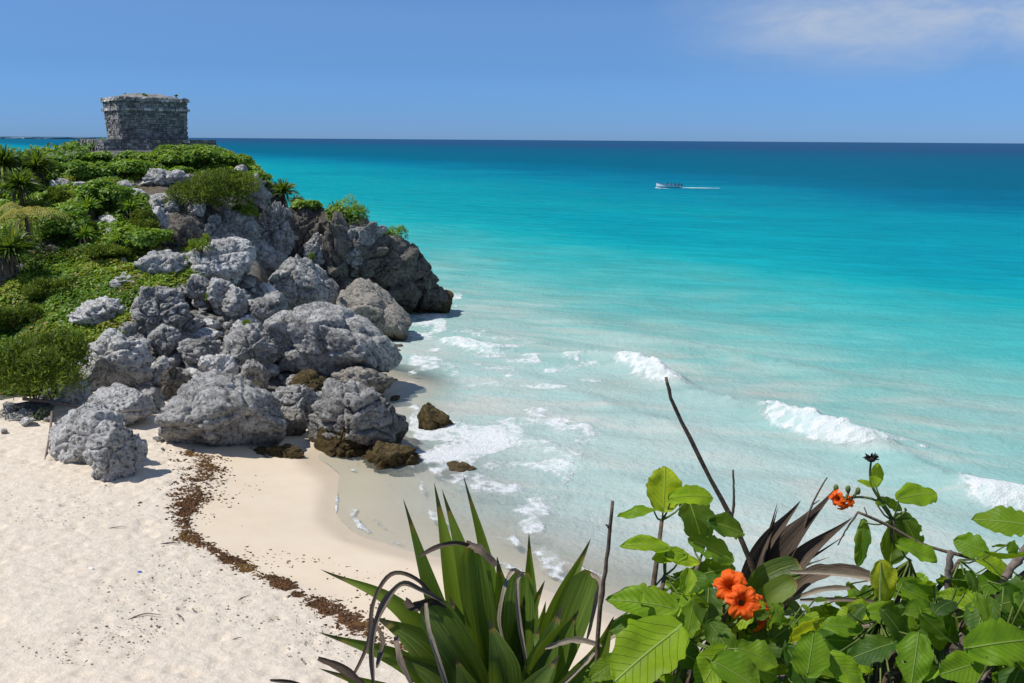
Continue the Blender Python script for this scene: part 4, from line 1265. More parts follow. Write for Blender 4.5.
for (px, py, w_, h_, lab) in [(60, 205, 34, 18, 'olive wispy bush left of the middle of the slope'), (150, 232, 40, 22, 'olive wispy bush beside the dark shaded rock'), (40, 300, 46, 22, 'olive wispy bush rising from the vine at the left'), (105, 258, 50, 15, 'grey green wispy bush behind the low flat slab'), (225, 182, 46, 14, 'olive wispy scrub under the skyline shrubs right of the temple'), (15, 330, 50, 26, 'grey green wispy bush at the left edge above the feathery shrub')]:
    mound_shrub('wispy_shrub', px, py, w_, h_, lab, GW, M_WISP, 3200, 0.26, 500 + px, 0.10, rng.uniform(-.1, .15), True, 6)
mound_shrub('silvery_shrub', 43, 432, 27, 27, 'small silvery green bush at the edge of the sand', None, M_SILV, 2200, 0.12, 23, 0.5)
mound_shrub('scrub_tuft', 202, 272, 24, 24, 'yellow green tuft growing on the long slab', None, M_VINE, 900, 0.14, 24, 0.35, 0.3, True, 4, dz=0.9)
o = mound_shrub('cliff_shrub', 352, 236, 34, 26, 'green shrub on the sloping top edge of the sea cliff', None, M_VINE, 1500, 0.2, 26, 0.5, 0.05, False, 5); o.location = at(357, 231, 60.5)
o = mound_shrub('cliff_shrub', 390, 250, 20, 18, 'small green shrub beside the pale pinnacle of the sea cliff', None, M_VINE, 900, 0.18, 27, 0.4, 0.05, False, 4); o.location = at(393, 252, 61.2)
for (px, py, Y, s_, lab) in [(325, 331, 46.6, 22, 'bright green tuft on the middle of the very long boulder'), (291, 320, 46.8, 13, 'small green tuft on the left end of the very long boulder'),
                             (245, 328, 44.6, 12, 'small yellow green tuft on the blocky boulder'), (313, 262, 53.2, 14, 'small green tuft on the big angular boulder'),
                             (233, 303, 47.2, 15, 'small green tuft on the knobbly boulder'), (258, 218, 56.5, 10, 'tiny green tuft on the face of the grey crag'), (208, 305, 46.5, 26, 'dull green tuft in the rubble under the squarish boulder')]:
    o = mound_shrub('scrub_tuft', 320, 340, s_, s_ * 0.8, lab, 'tufts growing on the boulders', M_VINE, 420, 0.11, int(px), 0.3, 0.25, True, 3)
    o.location = at(px, py, Y)
for (px, py, Y, s_, lab) in [(126, 95.5, 69.5, 5, 'tiny dark plant on the left of the temple roof'), (144, 97, 69.0, 10, 'green tuft on the middle of the temple roof'), (176, 97, 70.5, 5, 'tiny plant on the right of the temple roof')]:
    o = mound_shrub('roof_plant', 320, 340, s_ * 0.9, s_ * 0.6, lab, 'plants on the temple roof', M_VINE, 160, 0.12, int(px), 0.4, 0.1, True, 3)
    o.location = at(px, py, Y)

def blade_mesh(blades, name, mat, parent):
    """narrow leaf blades: each a list of centre points, half widths, side vector, tint"""
    V, F, A = [], [], []
    for pts, hw, side, ti in blades:
        b = len(V)
        for i, p in enumerate(pts):
            V += [p - side * hw[i], p, p + side * hw[i]]
            V[-2] = V[-2] - np.array([0, 0, hw[i] * 0.5])
            A += [ti] * 3
        for i in range(len(pts) - 1):
            F += [(b + 3 * i, b + 3 * i + 1, b + 3 * i + 4, b + 3 * i + 3), (b + 3 * i + 1, b + 3 * i + 2, b + 3 * i + 5, b + 3 * i + 4)]
    return obj(name, mesh_np(name, np.array(V), np.array(F), mat, True, attrs={'tint': np.array(A)}), parent)

def palm(name, px, py, Y, rpx, label, group=None, mat=M_PALM, nf=26, trunk=0.6, seed=0, fan=True, skirt=True):
    """thatch palm: short trunk, fan fronds in all directions, dead skirt"""
    rg = np.random.default_rng(seed + 70)
    k = abs(fdepth(at(px, py, Y))) / FPX
    Rr = rpx * k
    c = at(px, py, Y)
    e = empty(name, (c[0], c[1], c[2])); tag(e, label, 'palm', group)
    mb = MB(); mb.tube([(0, 0, -trunk - 0.6), (0.02, 0, -trunk * .5), (0, 0, 0.05)], [0.13, 0.11, 0.09], 8); mb.build('trunk', M_TRUNK, e, True)
    blades = []; dead = []
    if mat is M_YEL:                                        # feather fronds
        for q in range(nf):
            a_ = q * 2.399 + rg.uniform(-.3, .3); el_ = rg.uniform(0.2, 1.35); Lf = Rr * rg.uniform(.8, 1.15)
            h_ = np.array([math.cos(a_), math.sin(a_), 0])
            tt = np.linspace(0, 1, 16)
            sp = np.array([h_ * Lf * (math.cos(el_) * q_ + .25 * q_ * q_) + np.array([0, 0, Lf * (math.sin(el_) * q_ - 0.75 * q_ ** 2.2)]) for q_ in tt])
            blades.append((list(sp), list(np.linspace(.03, .008, 16)), np.array([-h_[1], h_[0], 0]), 0.8))
            for j in range(2, 16):
                tg = sp[j] - sp[j - 1]; tg = tg / np.linalg.norm(tg)
                for sg in (-1, 1):
                    sd_ = np.array([-h_[1], h_[0], 0]) * sg
                    Lb = Lf * 0.34 * math.sin(math.pi * (.15 + .8 * j / 16))
                    dd = sd_ * .7 + tg * .6 + np.array([0, 0, -.35]); dd /= np.linalg.norm(dd)
                    blades.append(([sp[j], sp[j] + dd * Lb * .5, sp[j] + dd * Lb + np.array([0, 0, -.25 * Lb])], [.012, .022, .003], tg, float(np.clip(rg.normal(.5, .25), 0, 1))))
    else:
        for q in range(nf * 9):
            a_ = rg.uniform(0, 6.28); z_ = rg.uniform(-0.25, 1.0); el_ = math.asin(z_)
            d = np.array([math.cos(a_) * math.cos(el_), math.sin(a_) * math.cos(el_), math.sin(el_)])
            Lb = Rr * rg.uniform(.55, 1.08)
            s0 = d * Lb * .12
            sv = np.cross(d, rg.normal(size=3)); sv /= np.linalg.norm(sv)
            hw = Rr * rg.uniform(.03, .05)
            blades.append(([s0, d * Lb * .4 + [0, 0, .02 * Lb], d * Lb * .75, d * Lb + np.array([0, 0, -0.16 * Lb])], [hw * .6, hw, hw * .8, .003], sv, float(np.clip(rg.normal(.35 + .3 * z_, .2), 0, 1))))
    blade_mesh(blades, 'frond', mat, e)
    if skirt:
        for q in range(26):
            a_ = rg.uniform(0, 6.28); d = np.array([math.cos(a_), math.sin(a_), 0])
            pts = [np.array([0, 0, 0.0]), d * Rr * .3 + [0, 0, -0.15 * Rr], d * Rr * rg.uniform(.3, .5) + [0, 0, -Rr * rg.uniform(.5, .9)]]
            dead.append((pts, [0.03, 0.05, 0.02], np.array([-d[1], d[0], 0]), rg.uniform(0, .5)))
        blade_mesh(dead, 'dead_frond', M_YEL if mat is M_YEL else M_DEADL, e)
    return e

M_DEADL = leaf_mat('dead_frond', [(0, (0.06, 0.05, 0.035)), (1, (0.17, 0.13, 0.09))], 0.15, 0.8, transcol=(0.2, 0.14, 0.08))
GP = 'thatch palms on the skyline left of the temple'
palm('thatch_palm', 4, 164, 58.0, 25, 'dark thatch palm at the left edge of the skyline', GP, nf=30, seed=1)
palm('thatch_palm', 37, 168, 59.0, 23, 'dark thatch palm on the skyline, second from the left edge', GP, nf=30, seed=2)
palm('thatch_palm', 20, 186, 55.0, 24, 'dark thatch palm below the two skyline palms', GP, nf=26, seed=3)
palm('yellow_palm', 26, 216, 49.0, 42, 'yellowing palm with drooping fronds at the left edge of the slope', None, M_YEL, nf=14, seed=4, trunk=1.2)
palm('dark_palm', 10, 250, 46.5, 30, 'dark shaded palm at the left edge under the yellow palm', None, M_PALM, nf=22, seed=5)
palm('thatch_palm', 283, 192, 62.5, 17, 'small thatch palm on the skyline beside the pitted crag', None, nf=26, seed=6)
palm('thatch_palm', 336, 212, 60.5, 14, 'small dark thatch palm on top of the shaded cliff wall', None, nf=24, seed=7)
palm('thatch_palm', 297, 202, 61.0, 11, 'tiny palm tuft just right of the skyline palm', None, nf=20, seed=8)
GR = 'spiky rosette plants on the slope'
for i, (px, py, Y, r_, lab) in enumerate([(88, 208, 53, 16, 'spiky green rosette nearest the yellow palm'), (130, 208, 53.5, 15, 'spiky green rosette beside the tilted block'),
        (84, 236, 50, 15, 'spiky green rosette in the middle of the scrub'),
        (118, 240, 49.5, 11, 'small spiky rosette above the low flat slab')]):
    palm('rosette_plant', px, py, Y, r_, lab, GR, M_VINE, 16, 0.3, 30 + i)

# ------------------------------------------------------------------ seaweed line and litter on the sand
def flakes(P, size, rg, name, mat, label, cat, lift=0.5, squash=0.45):
    """small crumpled lumps"""
    D, F0 = ico(1)
    n = len(P); k = len(D)
    size = np.broadcast_to(size, (n,))
    jit = 1 + 0.45 * rg.normal(size=(n, k, 1))
    ang = rg.uniform(0, 6.28, n)
    sc = np.stack([rg.uniform(.6, 1.5, n), rg.uniform(.5, 1.0, n), np.full(n, squash)], 1)
    V = D[None] * jit * sc[:, None, :]
    c, s_ = np.cos(ang)[:, None], np.sin(ang)[:, None]
    V = np.stack([V[..., 0] * c - V[..., 1] * s_, V[..., 0] * s_ + V[..., 1] * c, V[..., 2]], 2) * size[:, None, None] / 2
    V = V + P[:, None] + np.array([0, 0, 1.0]) * (size * squash * lift * .5)[:, None, None]
    F = (F0[None] + (np.arange(n) * k)[:, None, None]).reshape(-1, 3)
    o = obj(name, mesh_np(name, V.reshape(-1, 3), F, mat, False))
    tag(o, label, cat, None, 'stuff')
    return o

wp = catmull([at(x, y, 1) * 0 + atz(x, y, 0.7) for x, y, _ in WEED_PX], 400)
ww = np.interp(np.linspace(0, 1, 400), np.linspace(0, 1, len(WEED_PX)), [q[2] for q in WEED_PX])
ii = rng.integers(0, 400, 26000)
kk = np.array([fdepth(p) for p in wp]) / FPX
ww = ww * (1 + 0.5 * vnoise(np.stack([np.linspace(0, 30, 400)] * 3, 1), 66))
off = rng.normal(0, 0.46, (26000, 2)) * (ww * kk)[ii][:, None]
off[:, 1] *= 1.4
P = wp[ii]; P[:, :2] += off
gap = fbm(xy3(P[:, 0], P[:, 1], 1.5), 3, 91)
P = P[gap + 0.25 * rng.normal(size=len(gap)) > 0.0]
st_i = rng.integers(60, 400, 900)                     # strays thrown seaward
Q = wp[st_i].copy(); Q[:, 0] += np.abs(rng.normal(0, 1.1, 900)) + 0.2; Q[:, 1] += rng.normal(0.4, 0.9, 900)
Q = Q[(fbm(xy3(Q[:, 0], Q[:, 1], 1.1), 3, 95) > 0.02)]
P = np.concatenate([P, Q])
P[:, 2] = beach_fn(P[:, 0], P[:, 1])
P = P[P[:, 2] > 0.12]
sz = 0.025 + 0.085 * rng.random(len(P)) ** 1.6 * np.where(np.arange(len(P)) > len(P) - len(Q), 0.7, 1.0)
flakes(P, sz, rng, 'seaweed_line', M_WEED, 'winding band of brown seaweed washed up across the sand', 'seaweed', 0.3, 0.35)

n = 9000
px = rng.uniform(-40, 400, n); py = rng.uniform(455, 683, n)
P = np.array([atz(a, b, 1.1) for a, b in zip(px, py)])
ln = np.interp(P[:, 1], wy[od], wx[od])
clu = fbm(xy3(P[:, 0], P[:, 1], 0.45), 4, 101)
dl = ln - P[:, 0]
ok = (dl > 0.1) & (clu + 0.35 * np.exp(-((dl - 2.2) / 2.0) ** 2) > 0.10 + 0.3 * rng.random(n))
P = P[ok]; P[:, 2] = beach_fn(P[:, 0], P[:, 1]) + 0.01
flakes(P, 0.010 + 0.05 * rng.random(len(P)) ** 3.0, rng, 'beach_debris', M_DEBRIS, 'scattered dark bits of dry seaweed and driftwood on the trampled sand', 'debris', 0.3, 0.2)

def twig(px, py, L, ang, label, r_=0.012, bend=0.1):
    c = atz(px, py, 1.0); z = float(beach_fn(c[0], c[1])[0]) + r_ + 0.015
    d = np.array([math.cos(ang), math.sin(ang), 0]); nrm = np.array([-d[1], d[0], 0])
    mb = MB(); mb.tube(catmull([c * [1, 1, 0] + [0, 0, z] - d * L / 2, c * [1, 1, 0] + [0, 0, z + 0.01] + nrm * bend * L, c * [1, 1, 0] + [0, 0, z] + d * L / 2], 7), [r_ * .7, r_, r_, r_ * .9, r_ * .8, r_ * .6, r_ * .4], 6)
    o = mb.build('driftwood_twig', M_WOOD, None, True); tag(o, label, 'twig', 'twigs lying on the sand')
twig(170, 540, 0.55, 0.1, 'short grey twig touching the seaweed band', 0.02)
twig(118, 530, 0.6, 0.2, 'thin grey twig lying on the sand left of the seaweed', 0.012)
twig(243, 592, 0.45, 1.0, 'thin dark twig on the sand below the bend of the seaweed band', 0.012)
twig(145, 626, 0.7, 0.35, 'longest twig, on the trampled sand in the lower left', 0.016, 0.2)
twig(180, 622, 0.4, -0.9, 'pale crossed twig near the bottom of the beach', 0.012)
twig(236, 641, 0.3, 0.7, 'small twig nearest the strap-leaved plant', 0.012)
def litter(px, py, s_, mat, label):
    c = atz(px, py, 1.1); z = float(beach_fn(c[0], c[1])[0])
    bm = bmesh.new(); bmesh.ops.create_icosphere(bm, subdivisions=2, radius=s_ / 2)
    for v_ in bm.verts:
        q = np.array([v_.co[:]]) * 9 / s_ * .2
        f_ = 1 + 0.5 * float(vnoise(q + px, 3)[0]); v_.co = Vector((v_.co.x * f_ * 1.3, v_.co.y * f_ * .8, v_.co.z * f_ * .6))
    me = bpy.data.meshes.new('litter'); bm.to_mesh(me); bm.free(); me.materials.append(mat)
    o = obj('plastic_scrap', me, None, (c[0], c[1], z + s_ * .22)); tag(o, label, 'litter')
litter(139, 571, 0.10, M_BLUE, 'crumpled scrap of blue plastic on the sand')
litter(91, 573, 0.11, M_WHITEP, 'small white scrap of plastic on the sand')
# leaning and lying driftwood by the silvery bush
mb = MB(); a_, b_ = hit(53, 420, allground), hit(44, 464, allground); b_ = atz(44, 464, 1.15)
mb.tube(catmull([a_ + [0, 0, 0.35], (a_ + b_) / 2 + [0.05, 0, 0.2], b_], 8), np.linspace(0.05, 0.03, 8), 7)
o = mb.build('driftwood_branch', M_WOOD, None, True); tag(o, 'grey driftwood pole leaning on the sand beside the silvery bush', 'driftwood')
mb = MB(); a_, b_ = hit(28, 404, allground), hit(90, 410, allground)
mb.tube(catmull([a_ + [0, -0.3, 0.3], (a_ + b_) / 2 + [0, -0.4, 0.32], b_ + [0, -0.6, 0.25]], 8), np.linspace(0.07, 0.05, 8), 7)
o = mb.build('driftwood_log', M_WOOD, None, True); tag(o, 'brown driftwood log lying between the feathery shrub and the pale boulders', 'driftwood')
mb = MB(); c = at(424, 458, 33.9); mb.tube(catmull([c + [-0.3, 0, 0.03], c, c + [0.45, -0.1, -0.05]], 6), [0.05, 0.045, 0.04, 0.035, 0.03, 0.025], 6)
o = mb.build('driftwood_branch', M_BARK, None, True); tag(o, 'short dark stick jutting from the brown algae-covered rock towards the surf', 'driftwood')

# ------------------------------------------------------------------ boat
bp = atz(669, 187.5, 0.05)
boat = empty('motor_boat', (bp[0], bp[1], 0.0), math.pi + math.atan2(-bp[0], bp[1]) * 1.0 - 0.05)
tag(boat, 'small open white motor boat with people aboard, heading left offshore', 'boat')
secs = []
NS = 15
for i in range(NS):
    t_ = i / (NS - 1); x = -3.1 + 6.4 * t_
    bw = 0.95 * (1 - max(0, (t_ - .45) / .55) ** 2.2) * (0.9 + .1 * min(1, t_ * 4)) + 0.01
    sh = 0.62 + 0.62 * t_ ** 2.4; kz = -0.25 + 0.55 * max(0, t_ - .6) ** 1.5
    secs.append([(x, -bw, sh), (x, -bw * .86, sh * .35), (x, 0, kz), (x, bw * .86, sh * .35), (x, bw, sh), (x, bw * .84, sh - .03), (x, bw * .66, 0.12 + .35 * t_ ** 3), (x, -bw * .66, 0.12 + .35 * t_ ** 3), (x, -bw * .84, sh - .03)])
V = [p for s_ in secs for p in s_]; n9 = 9
F = [(i * n9 + k, i * n9 + (k + 1) % n9, (i + 1) * n9 + (k + 1) % n9, (i + 1) * n9 + k) for i in range(NS - 1) for k in range(n9)]
F += [tuple(range(n9 - 1, -1, -1)), tuple((NS - 1) * n9 + k for k in range(n9))]
mb = MB(); mb.add(V, F); mb.build('hull', M_BOAT, boat)
for sgn in (-1, 1):
    mb = MB(); mb.tube([(s_[0][0], sgn * (-s_[0][1] + .02), s_[0][2] + .02) for s_ in secs], 0.05, 6); mb.build('rub_rail', M_TRIM, boat)
for x in (-1.6, -0.6, 0.4):
    mb = MB(); mb.box((x, 0, 0.48), (0.32, 1.5, 0.06)); mb.build('bench', M_BOAT, boat)
mb = MB(); mb.box((-3.25, 0, 0.75), (0.4, 0.34, 0.55)); mb.box((-3.28, 0, 0.2), (0.14, 0.1, 0.9)); mb.build('outboard_motor', M_MOTOR, boat)

def seated_person(mat):
    verts = [(0, 0, 0.0), (0, 0, .22), (0.01, 0, .42), (0.02, 0, .53), (.01, .12, 0), (.38, .13, .03), (.40, .13, -.38), (.01, -.12, 0), (.38, -.13, .03), (.40, -.13, -.38),
             (0.01, .2, .44), (.12, .24, .2), (.32, .16, .12), (0.01, -.2, .44), (.12, -.24, .2), (.32, -.16, .12)]
    edges = [(0, 1), (1, 2), (2, 3), (0, 4), (4, 5), (5, 6), (0, 7), (7, 8), (8, 9), (2, 10), (10, 11), (11, 12), (2, 13), (13, 14), (14, 15)]
    rad = [.15, .14, .14, .06, .10, .075, .05, .10, .075, .05, .065, .05, .04, .065, .05, .04]
    # keep the skin as plain tubes blended in one mesh
    mb = MB()
    for a_, b_ in edges:
        mb.tube([verts[a_], ((np.array(verts[a_]) + verts[b_]) / 2), verts[b_]], [rad[a_], (rad[a_] + rad[b_]) / 2, rad[b_]], 8)
    e0 = len(mb.v)
    D, F_ = ico(2)
    Hd = D * np.array([.105, .085, .125]) + np.array([0.04, 0, .68])
    Hd[:, 0] += np.where((np.abs(D[:, 1]) < .2) & (D[:, 0] > .8) & (np.abs(D[:, 2]) < .25), .02, 0)
    mb.add(Hd, [tuple(f) for f in F_])
    me = bpy.data.meshes.new('person'); me.from_pydata(mb.v, [], mb.f); me.update()
    me.materials.append(mat); me.materials.append(M_SKIN)
    idx = np.zeros(len(me.polygons), np.int32); idx[-len(F_):] = 1
    me.polygons.foreach_set('material_index', idx)
    hb = MB(); Hh = D[D[:, 2] > -2] * np.array([.115, .097, .13]) + np.array([0.02, 0, .70]); Hh[:, 2] = np.maximum(Hh[:, 2], .66); hb.add(Hh, [tuple(f) for f in F_])
    hm = bpy.data.meshes.new('hair'); hm.from_pydata(hb.v, [], hb.f); hm.update(); hm.materials.append(M_HAIR)
    return me, hm
pm1, hm1 = seated_person(M_CLOTH); pm2, _ = seated_person(M_CLOTH2)
bm_ = boat.matrix_basis.copy() if False else Matrix.Translation(boat.location) @ Matrix.Rotation(boat.rotation_euler.z, 4, 'Z')
for (x, y, mm, lab) in [(-2.5, 0.1, pm1, 'person in dark clothes at the stern of the boat, by the motor'), (-1.6, -.4, pm2, 'person in red on the rear bench of the boat'), (-1.6, .45, pm1, 'person in dark clothes on the rear bench of the boat'),
                        (-.6, -.42, pm1, 'person in dark clothes on the middle bench of the boat, near side'), (-.6, .42, pm2, 'person in red on the middle bench of the boat, far side'), (.4, .05, pm1, 'person in dark clothes on the front bench of the boat')]:
    p = bm_ @ Vector((x, y, 0.64))
    o = obj('person', mm, None, p, boat.rotation_euler.z); tag(o, lab, 'person', 'people in the boat')
    obj('hair', hm1, o)
# wake
wk = []; wf = []
def wake_strip(px0, px1, py, w0, w1, seed):
    a_ = atz(px0, py, 0.03); b_ = atz(px1, py + 0.6, 0.03); n_ = 60
    base = len(wk); q = 0
    t_ = np.linspace(0, 1, n_)
    nz = vnoise(np.stack([t_ * 14, t_ * 0 + seed, t_ * 0], 1), seed)
    for i in range(n_):
        c = a_ + (b_ - a_) * t_[i]; hw = (w0 + (w1 - w0) * t_[i]) * max(0.08, .6 + .7 * nz[i])
        dz = .03 + .10 * (1 - t_[i]) * (.6 + .4 * nz[i])
        wk.extend([c + [0, -hw, 0.0], c + [0, 0, dz], c + [0, hw, 0.0]])
    for i in range(n_ - 1):
        b = base + 3 * i
        wf.extend([(b, b + 1, b + 4, b + 3), (b + 1, b + 2, b + 5, b + 4)])
wake_strip(673, 720, 187.6, 0.75, 0.25, 3)
wake_strip(655, 668, 187.9, 0.1, 0.35, 5)
M_FOAM = plain('white_foam', (0.80, 0.83, 0.84), 0.9, 0.2, 0.05, 4)
o = obj('boat_wake', mesh_np('boat_wake', np.array(wk), np.array(wf), M_FOAM)); tag(o, 'white wake trailing behind the motor boat', 'wake', None, 'stuff')

# ------------------------------------------------------------------ the ledge in front and its plants
m, t = new_mat('ledge_soil')
g = t.n('ShaderNodeNewGeometry'); v = g.outputs['Position']
a = t.noise(v, 6.0, 7, 0.7); b = t.noise(v, 40.0, 5, 0.7)
col = t.mix(t.rng(a, 0.35, 0.65), (0.025, 0.019, 0.013), (0.09, 0.072, 0.055))  # soil darkened to paint in the shade between the leaves
col = t.mix(t.rng(b, 0.55, 0.7), col, (0.30, 0.28, 0.25))
t.out(t.bsdf(col, 0.95, t.bump(t.math('ADD', a, b), 0.03, 1.0), 0.1))
M_SOIL = m
lx = np.linspace(-9, 10, 150); tt = np.concatenate([np.linspace(0, 1, 70), np.linspace(1.02, 2, 40)])
LXg, TTg = np.meshgrid(lx, tt)
def ledge_edge(x): return 1.75 + 0.8 * sstep(-0.55, 0.0, x) + 0.35 * sstep(0.9, 1.6, x) + 0.6 * sstep(2.0, 6, x)
ye = ledge_edge(LXg) + 0.12 * fbm(xy3(LXg, LXg * 0, 1.3), 3, 7).reshape(LXg.shape)
def ledge_z(x, y): return 10.36 + 0.05 * np.clip(x, -1, 4) + 0.05 * fbm(xy3(x, y, 2.2), 4, 19).reshape(np.shape(x))
YY = np.where(TTg <= 1, -5 + (ye + 5) * TTg, ye + (TTg - 1) * 2.0 + 0.25 * fbm(np.stack([LXg.ravel(), TTg.ravel() * 6, LXg.ravel() * 0], 1), 4, 29).reshape(LXg.shape) * sstep(1, 1.1, TTg))
ZZ = np.where(TTg <= 1, ledge_z(LXg, YY), ledge_z(LXg, ye) - 11.5 * (TTg - 1) ** 1.1)
o = obj('cliff_ledge', mesh_np('cliff_ledge', np.stack([LXg.ravel(), YY.ravel(), ZZ.ravel()], 1), grid_faces(len(lx), len(tt)), M_SOIL))
tag(o, kind='structure', label='earthy cliff top ledge the foreground plants grow on')

KP = lambda Y: Y / FPX * 1.02
def leaf_geo(base, d, n, L, Wd, cup, bend, rg, nu=11, nv=31, dmg=0.16):
    d = d / np.linalg.norm(d); n = n - d * (n @ d); n = n / np.linalg.norm(n); s_ = np.cross(d, n)
    v = np.linspace(0, 1, nv); u = np.linspace(-1, 1, nu)
    U, Vv = np.meshgrid(u, v)
    hw = np.sin(np.pi * np.clip(Vv, 0.0, 1) ** rg.uniform(.72, .92)) ** rg.uniform(.5, .66)
    hw = np.where(Vv > 0.93, hw * 1.0, hw) * (1 + dmg * vnoise(np.stack([Vv.ravel() * 12, np.sign(U.ravel()) * 3, U.ravel() * 0 + rg.uniform(0, 99)], 1), 3).reshape(U.shape))
    heart = 0.10 * L * np.exp(-(Vv / 0.12) ** 2) * np.abs(U)
    ph = rg.uniform(0, 99)
    wav = vnoise(np.stack([Vv.ravel() * 3.5 + ph, U.ravel() * 1.5, U.ravel() * 0], 1), 4).reshape(U.shape) * 0.11 * L * np.abs(U) ** 0.8
    q = (Vv - 0.75 * np.abs(U) * hw * Wd / L * 0.5)
    cor = 0.011 * L * np.sin(27.0 * 2 * q) * np.abs(U) * (1 - np.abs(U) ** 4)
    X = base + d * (L * Vv - heart)[..., None] + s_ * (U * hw * Wd / 2)[..., None] + n * (cup * Wd * (np.abs(U) ** 1.6) * hw - bend * L * Vv ** 2 + wav + cor)[..., None]
    uv = np.stack([(0.5 + U * 0.5 * np.clip(hw, 0, 1)).ravel(), Vv.ravel()], 1)
    return X.reshape(-1, 3), grid_faces(nu, nv), uv

def screen_dir(ang): return math.cos(R(ang)) * RT + math.sin(R(ang)) * UP
def leaf_at(px, py, Y, Lpx, ang, face, wr, cup, bend, rg, roll=0.0):
    """a leaf whose middle stands at a point, pointing along ang; face 0 = flat to the viewer side, 90 = lying flat"""
    c = at(px, py, Y)
    n = math.cos(R(face)) * -FW + math.sin(R(face)) * np.array([0, 0, 1.0]) + math.sin(R(roll)) * RT
    n = n / np.linalg.norm(n)
    D = screen_dir(ang); d = D - n * (D @ n) * 0.85
    d /= np.linalg.norm(d)
    L = Lpx * KP(Y)
    return leaf_geo(c - d * L / 2, d, n, L, L * wr, cup, bend, rg), c - d * L / 2

def broad_shrub(name, label, named, root, nodes, poly_top, n_fill, Yr, seed, xr, group=None, lmin=15, lmax=58):
    """named: leaves one by one; the rest of the crown below the outline poly_top is filled with more leaves on twigs"""
    rg = np.random.default_rng(seed)
    r0 = np.array(root)
    e = empty(name, tuple(r0)); tag(e, label, 'shrub', group)
    nd = [at(*q) - r0 for q in nodes]
    mb = MB()
    for q in nd:
        mid = q * 0.5 + rg.normal(0, .05, 3)
        mb.tube(catmull([np.array([0, 0, -0.12]) + rg.normal(0, .03, 3) * [1, 1, 0], mid, q], 10), np.linspace(0.014, 0.005, 10), 7)
    mb.build('branch', M_BARK, e, True)
    nda = np.array(nd)
    pet = MB()
    for (px, py, Y, L, ang, face, wr, ti) in named:
        L = L * (0.84 if L >= 48 else 1.0)
        (V, F, uv), b = leaf_at(px, py, Y, L, ang, face, wr, rg.uniform(.0, .22), rg.uniform(.05, .32), rg, rg.uniform(-15, 15))
        obj('leaf', mesh_np('leaf', V - r0, F, M_BIG, True, attrs={'tint': np.full(len(V), ti) + rg.uniform(-.04, .04)}, uv=uv), e)
        q = nda[np.argmin(np.linalg.norm(nda - (b - r0), axis=1))]
        pet.tube(catmull([q, (q + b - r0) / 2 + [0, 0, -.01], b - r0], 5), [.0035, .003, .0025, .0022, .002], 5)
    Vs, Fs, As, Us = [], [], [], []
    mb2 = MB()
    k = 0; base = 0
    while k < n_fill:
        px = rg.uniform(*xr)
        top = np.interp(px, [p[0] for p in poly_top], [p[1] for p in poly_top])
        py = top + 8 + (740 - top) * rg.random() ** 1.15
        if vnoise(np.array([[px / 26.0, py / 22.0, seed]]), 12)[0] < -0.10: k += 0.12; continue
        Y = rg.uniform(*Yr) + 0.25 * (0.5 - (py - top) / 180.0)
        L = (lmin + (lmax - lmin) * rg.random() ** 1.5) * (0.7 if py < top + 30 else 1.0)
        (V, F, uv), b = leaf_at(px, py + L * .25, Y, L, rg.uniform(-200, 20) if rg.random() < .8 else rg.uniform(0, 360), (rg.uniform(20, 90) if rg.random() < .5 else rg.uniform(-60, 30)), rg.uniform(.62, .85), rg.uniform(-.08, .24), rg.uniform(-.05, .5), rg, rg.uniform(-50, 50))
        if (V[:, 2] - ledge_z(V[:, 0], V[:, 1])).min() < 0.01: k += 0.2; continue
        Vs.append(V - r0); Fs.append(F + base); Us.append(uv); base += len(V)
        ti = np.clip(rg.beta(1.2, 1.3), 0, 0.99)
        As.append(np.full(len(V), ti))
        k += 1
        if rg.random() < .6:
            q = nda[np.argmin(np.linalg.norm(nda - (b - r0), axis=1))]
            pet.tube([q, (q + b - r0) / 2 + [0, 0, -.02], b - r0], [.003, .0025, .002], 4)
    for q in range(12):
        px = rg.uniform(xr[0], min(xr[1], 1040)); top = np.interp(px, [p[0] for p in poly_top], [p[1] for p in poly_top])
        a_ = at(px, top + rg.uniform(55, 110), rg.uniform(Yr[0] + .15, Yr[1])) - r0
        b_ = a_ + rg.normal(0, .13, 3) * [1, .6, .25] + [0, 0, -.03]
        mb2 = MB(); mb2.tube(catmull([a_, (a_ + b_) / 2 + rg.normal(0, .015, 3), b_], 8), np.linspace(.0022, .0045, 8), 5)
        mb2.build('dead_twig', M_WOOD, e, True)
    obj('foliage', mesh_np('foliage', np.concatenate(Vs), np.concatenate(Fs), M_BIG, True, attrs={'tint': np.concatenate(As)}, uv=np.concatenate(Us)), e)
    pet.build('twig', M_STEM, e, True)
    return e

